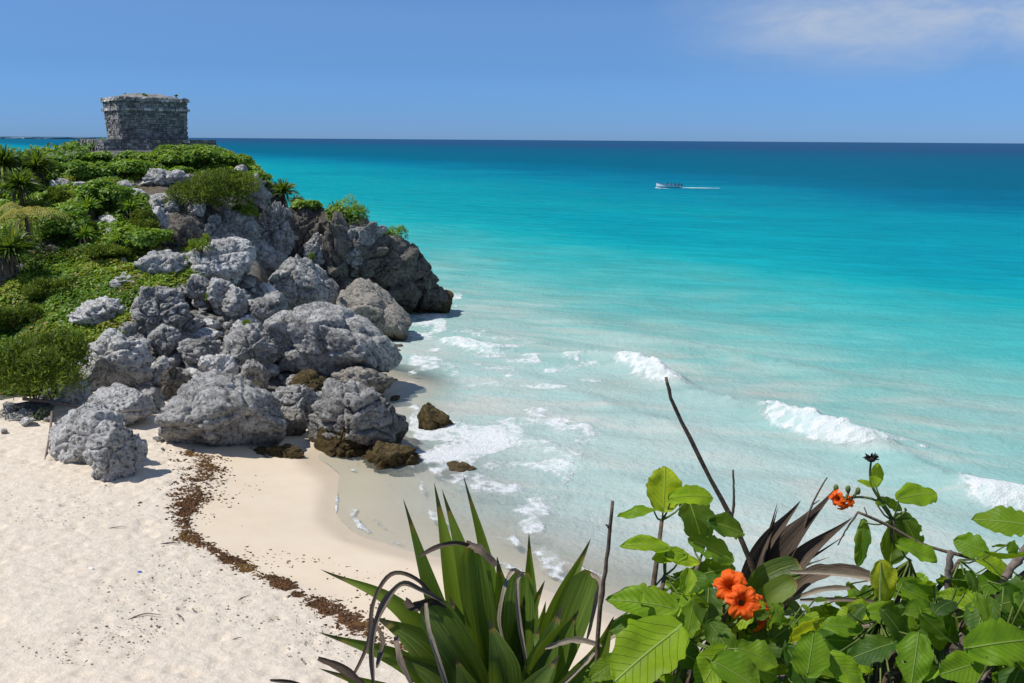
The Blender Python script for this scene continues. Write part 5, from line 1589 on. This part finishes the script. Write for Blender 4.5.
NL = [  # px, py, Y, length px, tip direction, facing, width ratio, tint (sunlit and shaded leaves get it by colour)
    (665, 487, 2.15, 44, 82, 12, 0.92, 0.90), (693, 494, 2.12, 46, 14, 55, 0.52, 0.86), (636, 511, 2.15, 38, 190, 60, 0.34, 0.6), (697, 522, 2.2, 62, -75, 20, 0.75, 0.08),
    (730, 526, 2.2, 44, -8, 35, 0.62, 0.25), (714, 549, 2.12, 58, -28, 45, 0.6, 0.5), (645, 543, 2.05, 56, 172, 55, 0.45, 0.78), (682, 559, 2.05, 48, -8, 50, 0.42, 0.9),
    (668, 556, 2.05, 36, 200, 60, 0.5, 0.8), (642, 600, 1.92, 84, 165, 48, 0.55, 0.66), (646, 652, 1.82, 108, 228, 62, 0.80, 0.80), (700, 590, 2.0, 52, -60, 40, 0.7, 0.4),
    (716, 570, 2.1, 46, 20, 50, 0.7, 0.3), (690, 620, 1.9, 48, -100, 50, 0.6, 0.55), (722, 640, 1.85, 50, -60, 45, 0.7, 0.35), (760, 655, 1.8, 56, -20, 55, 0.7, 0.6),
    (712, 668, 1.8, 60, -120, 50, 0.75, 0.75), (770, 640, 1.9, 60, 40, 45, 0.75, 0.2), (606, 668, 1.9, 44, 220, 55, 0.6, 0.5), (740, 675, 1.75, 66, -40, 60, 0.8, 0.5),
    (811, 652, 1.8, 46, 80, 15, 0.85, 0.55), (800, 670, 1.85, 56, -70, 40, 0.75, 0.3), (688, 655, 1.85, 52, -30, 45, 0.7, 0.3), (630, 625, 1.95, 44, 200, 60, 0.6, 0.35)]
TOPL = [(590, 650), (620, 610), (640, 585), (670, 555), (700, 560), (740, 585), (780, 597), (820, 588), (865, 590)]
rootL = (0.40, 2.15, float(ledge_z(np.array([0.40]), np.array([2.15]))[0]))
shL = broad_shrub('flowering_shrub', 'broad-leaved green shrub in the foreground with a big orange flower cluster', NL, rootL,
                  [(662, 520, 2.15), (700, 560, 2.1), (640, 620, 1.95), (735, 600, 2.05), (690, 640, 1.9), (770, 640, 1.95), (665, 575, 2.05)], TOPL, 220, (1.75, 2.3), 5, (600, 850))

NR = [(920, 493, 2.3, 62, 22, 48, 0.55, 0.72), (877, 474, 2.3, 24, 78, 15, 0.6, 0.82), (866, 483, 2.3, 16, 150, 40, 0.5, 0.7), (862, 545, 2.25, 56, -97, 10, 0.34, 0.3), (893, 543, 2.3, 46, -100, 15, 0.75, 0.06),  # tints again paint in which leaves are lit and which shaded
      (915, 536, 2.32, 40, -60, 20, 0.75, 0.12), (920, 552, 2.2, 44, -22, 55, 0.6, 0.62), (1004, 520, 2.2, 66, 165, 40, 0.62, 0.5), (971, 545, 2.2, 32, 150, 30, 0.85, 0.55), (998, 565, 2.12, 52, -18, 55, 0.55, 0.86),
      (886, 583, 2.1, 42, -80, 15, 0.85, 0.95), (916, 594, 2.15, 40, -30, 40, 0.75, 0.55), (1002, 642, 1.78, 84, 10, 35, 0.72, 0.66), (896, 616, 2.0, 64, -15, 50, 0.6, 0.55), (858, 612, 2.05, 42, 190, 55, 0.6, 0.85),
      (940, 625, 1.95, 60, -40, 50, 0.7, 0.4), (960, 600, 2.05, 54, 150, 55, 0.6, 0.75), (870, 650, 1.85, 62, 200, 55, 0.6, 0.3), (915, 660, 1.8, 64, -100, 50, 0.7, 0.55), (960, 668, 1.78, 60, 200, 50, 0.7, 0.6),
      (1018, 600, 2.0, 44, 20, 50, 0.7, 0.3), (985, 585, 2.1, 48, 200, 50, 0.6, 0.5), (840, 625, 1.95, 50, 170, 55, 0.55, 0.55), (848, 672, 1.8, 54, -50, 45, 0.7, 0.7), (893, 505, 2.32, 22, -30, 40, 0.6, 0.3), (904, 517, 2.32, 20, 20, 50, 0.6, 0.25), (884, 500, 2.3, 20, 30, 40, 0.5, 0.4)]
TOPR = [(800, 606), (840, 588), (880, 575), (910, 570), (950, 565), (985, 545), (1020, 525), (1080, 520)]
rootR = (1.0, 2.2, float(ledge_z(np.array([1.0]), np.array([2.2]))[0]))
shR = broad_shrub('flowering_shrub', 'broad-leaved shrub at the right edge with a dark seed head and small orange bloom', NR, rootR,
                  [(893, 520, 2.3), (910, 560, 2.25), (960, 560, 2.2), (1000, 560, 2.2), (880, 620, 2.0), (940, 620, 2.0), (1000, 640, 1.9), (1040, 560, 2.2)], TOPR, 290, (1.8, 2.45), 6, (795, 1085))

# flowers
m, t = new_mat('orange_petal')
rr_ = t.attr('tint'); tcn = t.n('ShaderNodeTexCoord')
nz = t.noise(tcn.outputs['Object'], 120.0, 4, 0.6)
col = t.ramp(rr_, [(0.0, (0.16, 0.010, 0.002)), (0.18, (0.45, 0.035, 0.003)), (0.45, (0.80, 0.105, 0.006)), (1.0, (0.88, 0.16, 0.012))])
p = t.bsdf(col, 0.5, t.bump(nz, 0.0015, 1.0), 0.25)
tr = t.n('ShaderNodeBsdfTranslucent'); tr.inputs[0].default_value = (0.95, 0.17, 0.01, 1)
t.out(t.mixsh(0.35, p, tr.outputs[0]))
M_PETAL = m
def flower(px, py, Y, rpx, nrm, parent, r0, seed):
    rg = np.random.default_rng(seed)
    c = at(px, py, Y) - r0; n = np.array(nrm, float); n /= np.linalg.norm(n)
    a_ = np.cross(n, [0.2, 0.3, 0.9]); a_ /= np.linalg.norm(a_); b_ = np.cross(n, a_)
    nt, nr = 72, 11
    th = np.linspace(0, 2 * np.pi, nt, endpoint=False); r_ = np.linspace(0.03, 1, nr)
    T, Rr_ = np.meshgrid(th, r_)
    lob = 1 - 0.26 * np.abs(np.sin(3 * T)) ** 5 - 0.05 * np.abs(np.sin(9 * T + 1))
    rad = Rr_ * (1 + (lob - 1) * Rr_ ** 2) * rpx * KP(Y)
    Q = np.stack([np.cos(T).ravel() * 3.2, np.sin(T).ravel() * 3.2, Rr_.ravel() * 2 + seed], 1)
    zz = (-0.75 * np.exp(-(Rr_ / 0.26) ** 2) + 0.12 * Rr_ - 0.30 * Rr_ ** 4 + 0.16 * Rr_ ** 1.5 * vnoise(Q * 1.6, seed).reshape(T.shape) + 0.07 * Rr_ ** 2 * vnoise(Q * 4, seed + 2).reshape(T.shape)) * rpx * KP(Y)
    V = c + a_ * (np.cos(T) * rad)[..., None] + b_ * (np.sin(T) * rad)[..., None] + n * zz[..., None]
    i = np.arange(nt)[None, :] + (np.arange(nr - 1) * nt)[:, None]; j = (np.arange(nt) + 1)[None, :] % nt + (np.arange(nr - 1) * nt)[:, None]
    F = np.stack([i.ravel(), j.ravel(), (j + nt).ravel(), (i + nt).ravel()], 1)
    f = obj('flower', mesh_np('flower', V.reshape(-1, 3), F, M_PETAL, True, attrs={'tint': Rr_.ravel()}), parent)
    mb = MB(); kk_ = rpx * KP(Y)
    mb.tube(catmull([c - n * kk_ * .6, c - n * kk_ * 1.4, c - n * kk_ * 1.9 - np.array([0, 0, .3 * kk_])], 6), [.16 * kk_, .2 * kk_, .2 * kk_, .16 * kk_, .1 * kk_, .06 * kk_], 8)
    mb.build('calyx', M_STEM, f, True)
r0 = np.array(rootL)
for q in [(729, 586, 1.93, 19, (-.45, -.7, .55)), (743, 602, 1.90, 20, (-.05, -.85, .5)), (762, 607, 1.95, 16, (.7, -.5, .45)), (764, 626, 1.93, 16, (.55, -.5, -.6)), (735, 578, 1.97, 15, (.1, -.4, .9))]:
    flower(*q[:4], q[4], shL, r0, int(q[0]))
mb = MB(); mb.tube(catmull([at(700, 640, 1.95) - r0, at(733, 625, 1.97) - r0, at(748, 606, 1.99) - r0], 8), np.linspace(.005, .003, 8), 6); mb.build('flower_stalk', M_STEM, shL, True)
r0 = np.array(rootR)
for q in [(846, 507, 2.3, 9, (.3, -.6, -.6)), (837, 499, 2.3, 9, (-.6, -.5, .1)), (833, 493, 2.32, 8, (-.6, .3, .5)), (851, 501, 2.32, 7, (.4, -.6, .3))]:
    flower(*q[:4], q[4], shR, r0, int(q[0]))
mb = MB()
for P_ in ([(902, 545, 2.3), (889, 512, 2.3), (875, 500, 2.3), (858, 497, 2.3), (846, 500, 2.3)], [(889, 512, 2.3), (874, 490, 2.3), (870, 475, 2.3), (871, 462, 2.3)], [(893, 520, 2.3), (905, 512, 2.31), (905, 508, 2.31)], [(846, 498, 2.3), (850, 489, 2.3)], [(853, 498, 2.3), (858, 490, 2.3)]):
    pts = catmull([at(*p) - r0 for p in P_], 12); mb.tube(pts, np.linspace(.0045, .0028, 12), 6)
mb.build('flower_stalk', M_STEM, shR, True)
mb = MB(); D, F_ = ico(2); c = at(871, 459, 2.3) - r0
mb.add(c + D * .011 * np.array([1.1, 1.1, .8]), [tuple(f) for f in F_])
for q in range(26):
    d = rng.normal(size=3); d[2] = abs(d[2]) * .7; d /= np.linalg.norm(d)
    mb.tube([c + d * .009, c + d * .021], [.003, .0012], 5)
mb.build('seed_head', M_HAIR, shR)
for (px, py, Y) in [(848, 489, 2.3), (858, 491, 2.3), (836, 488, 2.32)]:
    mb = MB(); c = at(px, py, Y) - r0; mb.add(c + D * np.array([.007, .007, .011]), [tuple(f) for f in F_]); mb.build('bud', M_STEM, shR, True)

# strap-leaved plant
m, t = new_mat('strap_leaf')
uvn = t.n('ShaderNodeUVMap'); uvn.uv_map = 'UVMap'
s_ = t.n('ShaderNodeSeparateXYZ'); t.l(uvn.outputs[0], s_.inputs[0])
ti = t.attr('tint')
cmb = t.n('ShaderNodeCombineXYZ'); t.l(t.math('MULTIPLY', s_.outputs['X'], 14.0), cmb.inputs[0]); t.l(t.math('MULTIPLY', s_.outputs['Y'], 1.2), cmb.inputs[1]); t.l(t.math('MULTIPLY', ti, 37.0), cmb.inputs[2])
stp = t.noise(cmb.outputs[0], 1.6, 5, 0.65)
col = t.ramp(ti, [(0.0, (0.020, 0.045, 0.008)), (0.5, (0.045, 0.095, 0.010)), (0.85, (0.14, 0.21, 0.022)), (1.0, (0.24, 0.27, 0.04))])
col = t.mix(t.rng(stp, 0.38, 0.62, 0.0, 0.75), col, (0.145, 0.19, 0.03))
g = t.n('ShaderNodeNewGeometry')
bl = t.noise(g.outputs['Position'], 30.0, 5, 0.7)
edge = t.math('ADD', s_.outputs['Y'], t.math('MULTIPLY', t.math('SUBTRACT', bl, 0.5), 0.08))
col = t.mix(t.rng(edge, 0.82, 0.86), col, t.mix(bl, (0.22, 0.16, 0.03), (0.14, 0.09, 0.03)))
col = t.mix(t.rng(edge, 0.86, 0.885), col, (0.035, 0.026, 0.022))
col = t.mix(t.rng(bl, 0.66, 0.72, 0.0, 0.7), col, (0.12, 0.08, 0.03))
nm = t.bump(t.math('ADD', stp, t.math('MULTIPLY', bl, 0.4)), 0.003, 0.8)
p = t.bsdf(col, 0.36, nm, 0.45)
tr = t.n('ShaderNodeBsdfTranslucent'); t.l(t.mix(0.5, t.mix(1.0, col, (3.2, 2.8, 1.0), 'MULTIPLY'), (0.30, 0.46, 0.03)), tr.inputs[0])
t.out(t.mixsh(0.30, p, tr.outputs[0]))
M_STRAP = m
m, t = new_mat('dry_strap_leaf')
uvn = t.n('ShaderNodeUVMap'); uvn.uv_map = 'UVMap'
s_ = t.n('ShaderNodeSeparateXYZ'); t.l(uvn.outputs[0], s_.inputs[0]); ti = t.attr('tint')
cmb = t.n('ShaderNodeCombineXYZ'); t.l(t.math('MULTIPLY', s_.outputs['X'], 10.0), cmb.inputs[0]); t.l(t.math('MULTIPLY', s_.outputs['Y'], 1.5), cmb.inputs[1]); t.l(t.math('MULTIPLY', ti, 51.0), cmb.inputs[2])
stp = t.noise(cmb.outputs[0], 2.0, 6, 0.7)
col = t.ramp(ti, [(0.0, (0.05, 0.036, 0.027)), (0.4, (0.21, 0.155, 0.115)), (0.7, (0.46, 0.38, 0.29)), (1.0, (0.66, 0.57, 0.43))])
col = t.mix(t.rng(stp, 0.42, 0.60, 0.0, 0.75), col, (0.035, 0.025, 0.018))
p = t.bsdf(col, 0.8, t.bump(stp, 0.004, 1.0), 0.2)
tr = t.n('ShaderNodeBsdfTranslucent'); t.l(col, tr.inputs[0])
t.out(t.mixsh(0.15, p, tr.outputs[0]))
M_DRY = m

def strap(pts, wpx, ti, parent, r0, mat, name='leaf', prof='taper', facing=None, vfold=0.28, nv=28, twist=0.0):
    """a long leaf along a curve through points, channelled along its midrib"""
    P3_ = [at(*q) for q in pts]
    Cc = catmull(P3_, nv)
    Tn = np.gradient(Cc, axis=0); Tn /= np.linalg.norm(Tn, axis=1)[:, None]
    fc = np.array(facing if facing is not None else (-0.15, -0.9, 0.35), float); fc /= np.linalg.norm(fc)
    v = np.linspace(0, 1, nv)
    if prof == 'taper': w_ = (0.55 + 0.45 * np.sin(np.pi * np.clip(v * 1.1, 0, 1) ** 0.9)) * np.clip((1 - v) / 0.55, 0, 1) ** 0.75
    elif prof == 'blunt': w_ = (0.55 + 0.45 * np.sin(np.pi * np.clip(v, 0, 1) * .8)) * np.clip((1 - v) / 0.12 + 0.35, 0, 1) ** 0.6
    else: w_ = (0.5 + 0.5 * np.sin(np.pi * v)) * (1 + 0.3 * vnoise(np.stack([v * 9, v * 0 + wpx, v * 0], 1), 3))
    hw = w_ * wpx / 2 * KP(np.mean([q[2] for q in pts]))
    V, A, UV = [], [], []
    us = (-1, -.5, 0, .5, 1)
    for i in range(nv):
        n = fc - Tn[i] * (fc @ Tn[i]); n /= np.linalg.norm(n) + 1e-9
        s0 = np.cross(Tn[i], n)
        if twist:
            a_ = twist * v[i]; n, s0 = n * math.cos(a_) + s0 * math.sin(a_), s0 * math.cos(a_) - n * math.sin(a_)
        for u in us:
            V.append(Cc[i] + s0 * u * hw[i] + n * (abs(u) - .5) * vfold * hw[i] * 2 - r0)
            A.append(ti); UV.append((u * .5 + .5, v[i] * (0.86 if prof == 'blunt' else 1.0)))
    return obj(name, mesh_np(name, np.array(V), grid_faces(5, nv), mat, True, attrs={'tint': np.array(A)}, uv=np.array(UV)), parent)

rootS = np.array([0.0, 2.22, 10.36])
sp_ = empty('strap_leaf_plant', tuple(rootS))
tag(sp_, 'large clump of stiff dark green strap leaves with withered tips, bottom centre foreground', 'plant')
STR = [([(478, 716, 2.2), (436, 600, 2.16), (403, 498, 2.2)], 30, .45, 'taper'), ([(486, 716, 2.3), (456, 590, 2.35), (434, 482, 2.42)], 34, .82, 'taper'),
       ([(494, 716, 2.3), (470, 580, 2.3), (442, 489, 2.36)], 34, .72, 'taper'), ([(508, 716, 2.4), (490, 575, 2.4), (463, 474, 2.42)], 22, .6, 'taper'),
       ([(522, 716, 2.38), (530, 610, 2.36), (529, 532, 2.36)], 28, .55, 'taper'), ([(532, 716, 2.25), (558, 612, 2.27), (591, 538, 2.32)], 34, .6, 'taper'),
       ([(514, 716, 2.12), (520, 640, 2.12), (523, 572, 2.16)], 46, .35, 'blunt'), ([(535, 716, 2.15), (566, 640, 2.16), (592, 572, 2.2)], 46, .4, 'blunt'),
       ([(492, 716, 2.12), (482, 630, 2.1), (471, 545, 2.12)], 44, .15, 'blunt'), ([(500, 716, 2.22), (506, 620, 2.22), (497, 556, 2.22)], 44, .25, 'taper'),
       ([(478, 722, 2.12), (405, 612, 2.1), (320, 569, 2.12)], 26, .8, 'taper'), ([(482, 724, 2.06), (410, 664, 2.02), (318, 632, 2.02)], 34, .5, 'taper'),
       ([(488, 726, 2.0), (430, 650, 2.0), (374, 616, 2.05)], 56, .2, 'taper'), ([(480, 730, 1.95), (400, 696, 1.95), (318, 668, 1.95)], 30, .85, 'taper'),
       ([(498, 726, 2.0), (458, 650, 1.98), (428, 602, 2.0)], 50, .35, 'blunt'), ([(522, 724, 2.0), (544, 660, 2.0), (562, 604, 2.05)], 44, .45, 'taper'),
       ([(532, 726, 2.05), (590, 668, 2.05), (614, 616, 2.06)], 40, .6, 'taper'), ([(508, 724, 1.95), (502, 664, 1.95), (488, 618, 2.0)], 46, .3, 'taper'),
       ([(488, 728, 1.95), (440, 676, 1.95), (392, 654, 1.95)], 46, .3, 'taper'), ([(536, 728, 2.0), (610, 694, 2.0), (650, 660, 2.0)], 36, .4, 'taper'),
       ([(500, 726, 2.3), (520, 640, 2.32), (545, 580, 2.34)], 36, .3, 'taper'), ([(486, 724, 2.25), (450, 640, 2.25), (420, 570, 2.28)], 36, .25, 'taper'),
       ([(520, 726, 1.92), (535, 690, 1.9), (560, 655, 1.92)], 40, .5, 'taper'), ([(494, 728, 1.9), (470, 690, 1.88), (455, 655, 1.9)], 40, .4, 'taper')]
for pts, wpx, ti_, pr in STR:
    strap(pts, wpx * 0.8, ti_, sp_, rootS, M_STRAP, 'leaf', pr, facing=(rng.uniform(-.5, .3), -0.85, rng.uniform(.15, .6)))
for q in range(16):
    bx0 = rng.uniform(478, 535); tx = bx0 + (bx0 - 506) * rng.uniform(1.0, 2.6) + rng.uniform(-20, 20); ty = rng.uniform(585, 650); Yq = rng.uniform(1.95, 2.4)
    strap([(bx0, 722, Yq), ((bx0 * .45 + tx * .55), (722 * .4 + ty * .6) - 6, Yq), (tx, ty, Yq + rng.uniform(-.05, .08))], rng.uniform(20, 38), rng.uniform(.1, .75), sp_, rootS, M_STRAP, 'leaf', 'taper', facing=(rng.uniform(-.6, .5), -0.85, rng.uniform(.1, .7)))
DRY = [([(440, 606, 2.03), (418, 580, 2.02), (392, 574, 2.02), (374, 602, 2.02), (368, 645, 2.0), (346, 690, 2.0)], 9, .3), ([(446, 603, 2.0), (422, 590, 1.99), (401, 584, 1.98), (381, 610, 1.97), (372, 645, 1.96), (374, 690, 1.95)], 11, .45),
       ([(522, 573, 2.14), (512, 571, 2.1), (504, 592, 2.06), (500, 622, 2.04), (508, 653, 2.02)], 9, .72), ([(524, 573, 2.13), (517, 582, 2.08), (519, 622, 2.04), (527, 668, 2.0)], 9, .65),
       ([(473, 546, 2.1), (456, 543, 2.08), (438, 547, 2.06), (418, 557, 2.06)], 9, .15), ([(466, 543, 2.1), (480, 550, 2.07), (496, 566, 2.06)], 16, .35), ([(591, 573, 2.18), (599, 582, 2.14), (594, 606, 2.1), (586, 642, 2.08)], 11, .6),
       ([(426, 603, 1.98), (429, 630, 1.94), (438, 660, 1.92), (450, 700, 1.9)], 10, .8), ([(396, 636, 1.98), (402, 660, 1.93), (420, 700, 1.9)], 17, .5), ([(318, 658, 1.97), (345, 670, 1.95), (382, 700, 1.93)], 14, .12),
       ([(545, 648, 1.98), (575, 640, 1.97), (602, 646, 1.97)], 11, .7), ([(556, 690, 1.95), (580, 668, 1.95), (598, 648, 1.97)], 8, .75), ([(372, 618, 2.02), (383, 640, 1.98), (377, 668, 1.95)], 10, .4), ([(405, 600, 2.05), (415, 606, 2.03), (432, 600, 2.0), (446, 606, 1.99)], 20, .1),
       ([(270, 680, 1.96), (300, 684, 1.96), (340, 705, 1.96)], 8, .2)]
for pts, wpx, ti_ in DRY:
    strap(pts, wpx * 0.62, ti_ + 0.10, sp_, rootS, M_DRY, 'dry_leaf', 'strip', vfold=0.4, twist=rng.uniform(-1.2, 1.2))

# withered strap plant between the two shrubs
rootD = np.array([0.62, 2.5, 10.4])
dp = empty('withered_plant', tuple(rootD)); tag(dp, 'withered dark fan of dry strap leaves between the two broad-leaved shrubs', 'plant')
for pts, wpx, ti_, pr in [([(735, 660, 2.45), (758, 560, 2.42), (801, 500, 2.45)], 42, .22, 'taper'), ([(740, 660, 2.42), (780, 562, 2.38), (838, 486, 2.42)], 46, .12, 'taper'), ([(745, 660, 2.38), (790, 570, 2.35), (853, 517, 2.38)], 40, .2, 'taper'),
                          ([(735, 660, 2.4), (752, 575, 2.38), (775, 522, 2.4)], 36, .3, 'taper'), ([(742, 660, 2.44), (770, 560, 2.44), (812, 508, 2.46)], 40, .35, 'taper'), ([(750, 660, 2.3), (795, 590, 2.25), (832, 571, 2.25), (870, 575, 2.22)], 28, .35, 'strip'),
                          ([(790, 572, 2.2), (840, 574, 2.18), (897, 584, 2.15)], 9, .85, 'strip'), ([(780, 604, 2.15), (820, 590, 2.12), (850, 588, 2.12)], 9, .75, 'strip'), ([(800, 600, 2.1), (850, 600, 2.1), (890, 606, 2.08)], 8, .6, 'strip'), ([(598, 646, 2.1), (618, 630, 2.08), (642, 614, 2.06)], 14, .95, 'strip')]:
    strap(pts, wpx * 0.66, ti_, dp, rootD, M_DRY, 'dry_leaf', pr, facing=(rng.uniform(-.7, .1), -.8, .6), vfold=.5, twist=rng.uniform(-.5, .5))
for q in range(9):
    a_ = rng.uniform(15, 75); L_ = rng.uniform(60, 105); bx0 = 748 + rng.uniform(-10, 14)
    strap([(bx0 - 4, 660, 2.42), (bx0 + 12, 590, 2.40), (bx0 + L_ * math.cos(R(a_)), 588 - L_ * math.sin(R(a_)), 2.42 + rng.uniform(-.05, .05))], rng.uniform(7, 16), rng.uniform(.05, .4), dp, rootD, M_DRY, 'dry_leaf', 'taper', facing=(rng.uniform(-.7, .4), -.8, .5), vfold=.6, twist=rng.uniform(-1, 1))
for pts, wpx, ti_ in [([(740, 650, 2.2), (764, 604, 2.16), (795, 580, 2.15)], 26, .75), ([(742, 640, 2.25), (762, 585, 2.22), (800, 565, 2.22)], 30, .3)]:
    strap(pts, wpx, ti_, dp, rootD, M_STRAP, 'leaf', 'blunt', facing=(0, -.6, .8))

def branch(label, paths, mat=M_BARK, name='dead_branch', nb=16):
    mb = MB()
    for pts, r0_, r1_ in paths:
        P_ = catmull([at(*q) for q in pts], nb); n_ = vnoise(np.stack([np.linspace(0, 9, nb)] * 3, 1), int(pts[0][0]))
        P_ = P_ + np.stack([n_, n_ * 0, n_[::-1]], 1) * r0_ * .35
        mb.tube(P_, np.linspace(r0_, r1_, nb) * (1 + .15 * n_), 8)
    o = mb.build(name, mat, None, True); tag(o, label, 'branch'); return o
branch('tall bare dark branch leaning left in front of the sea, with a small side twig', [([(790, 680, 2.3), (748, 556, 2.3), (722, 500, 2.3), (690, 438, 2.3), (671, 398, 2.3), (666, 378, 2.3)], .0085, .0042), ([(732, 522, 2.3), (734, 495, 2.3), (733, 470, 2.3)], .0042, .0026)])
branch('thin upright dark twig between the strap leaves and the flowering shrub', [([(596, 720, 1.95), (599, 620, 1.95), (607, 560, 1.95), (613, 502, 1.95)], .0062, .0042), ([(611, 530, 1.95), (606, 524, 1.95)], .004, .002)])
branch('thick grey branch running across the right shrub', [([(820, 640, 2.1), (905, 618, 2.1), (950, 606, 2.1), (1040, 598, 2.1)], .012, .013), ([(949, 606, 2.1), (948, 580, 2.1), (951, 552, 2.1)], .010, .008), ([(985, 600, 2.1), (1010, 570, 2.12), (1030, 545, 2.12)], .009, .012)], M_WOOD)
branch('thin brown branch crossing in front of the right shrub', [([(858, 512, 2.26), (885, 524, 2.26), (925, 545, 2.24), (970, 558, 2.22), (1000, 572, 2.2)], .0035, .005), ([(858, 512, 2.26), (846, 530, 2.27), (838, 545, 2.28)], .0028, .0018), ([(868, 517, 2.26), (864, 507, 2.26)], .002, .0012)], M_BARK)
branch('thin dry twig sticking up behind the withered fan', [([(800, 540, 2.4), (812, 505, 2.4), (827, 477, 2.4)], .0035, .0018), ([(812, 505, 2.4), (820, 500, 2.4)], .002, .001)])

# dry leaf litter under the plants
n = 1500
x = rng.uniform(-0.4, 2.3, n); y = rng.uniform(1.3, 3.0, n)
P = np.stack([x, y, ledge_z(x, y) + 0.012], 1); P = P[y < ledge_edge(x) - 0.05]
V, F, A = leaf_cloud(P, np.tile([0, 0, 1.0], (len(P), 1)), rng.uniform(.03, .10, len(P)), rng.random(len(P)), rng, .45, .4)
o = obj('leaf_litter', mesh_np('leaf_litter', V, F, M_DRYL, False, attrs={'tint': A})) if False else obj('leaf_litter', mesh_np('leaf_litter', V, F, M_DEADL, False, attrs={'tint': A}))
tag(o, 'dry brown leaf litter on the ledge under the foreground shrubs', 'leaf litter', None, 'stuff')

wild_cover('ledge_weeds', 1.9, 8.5, -1.0, 2.6, 16000, 0.06, 0.16, ledge_z, M_VINE, 'low green weeds on the cliff top ledge right of the shrubs', 16)
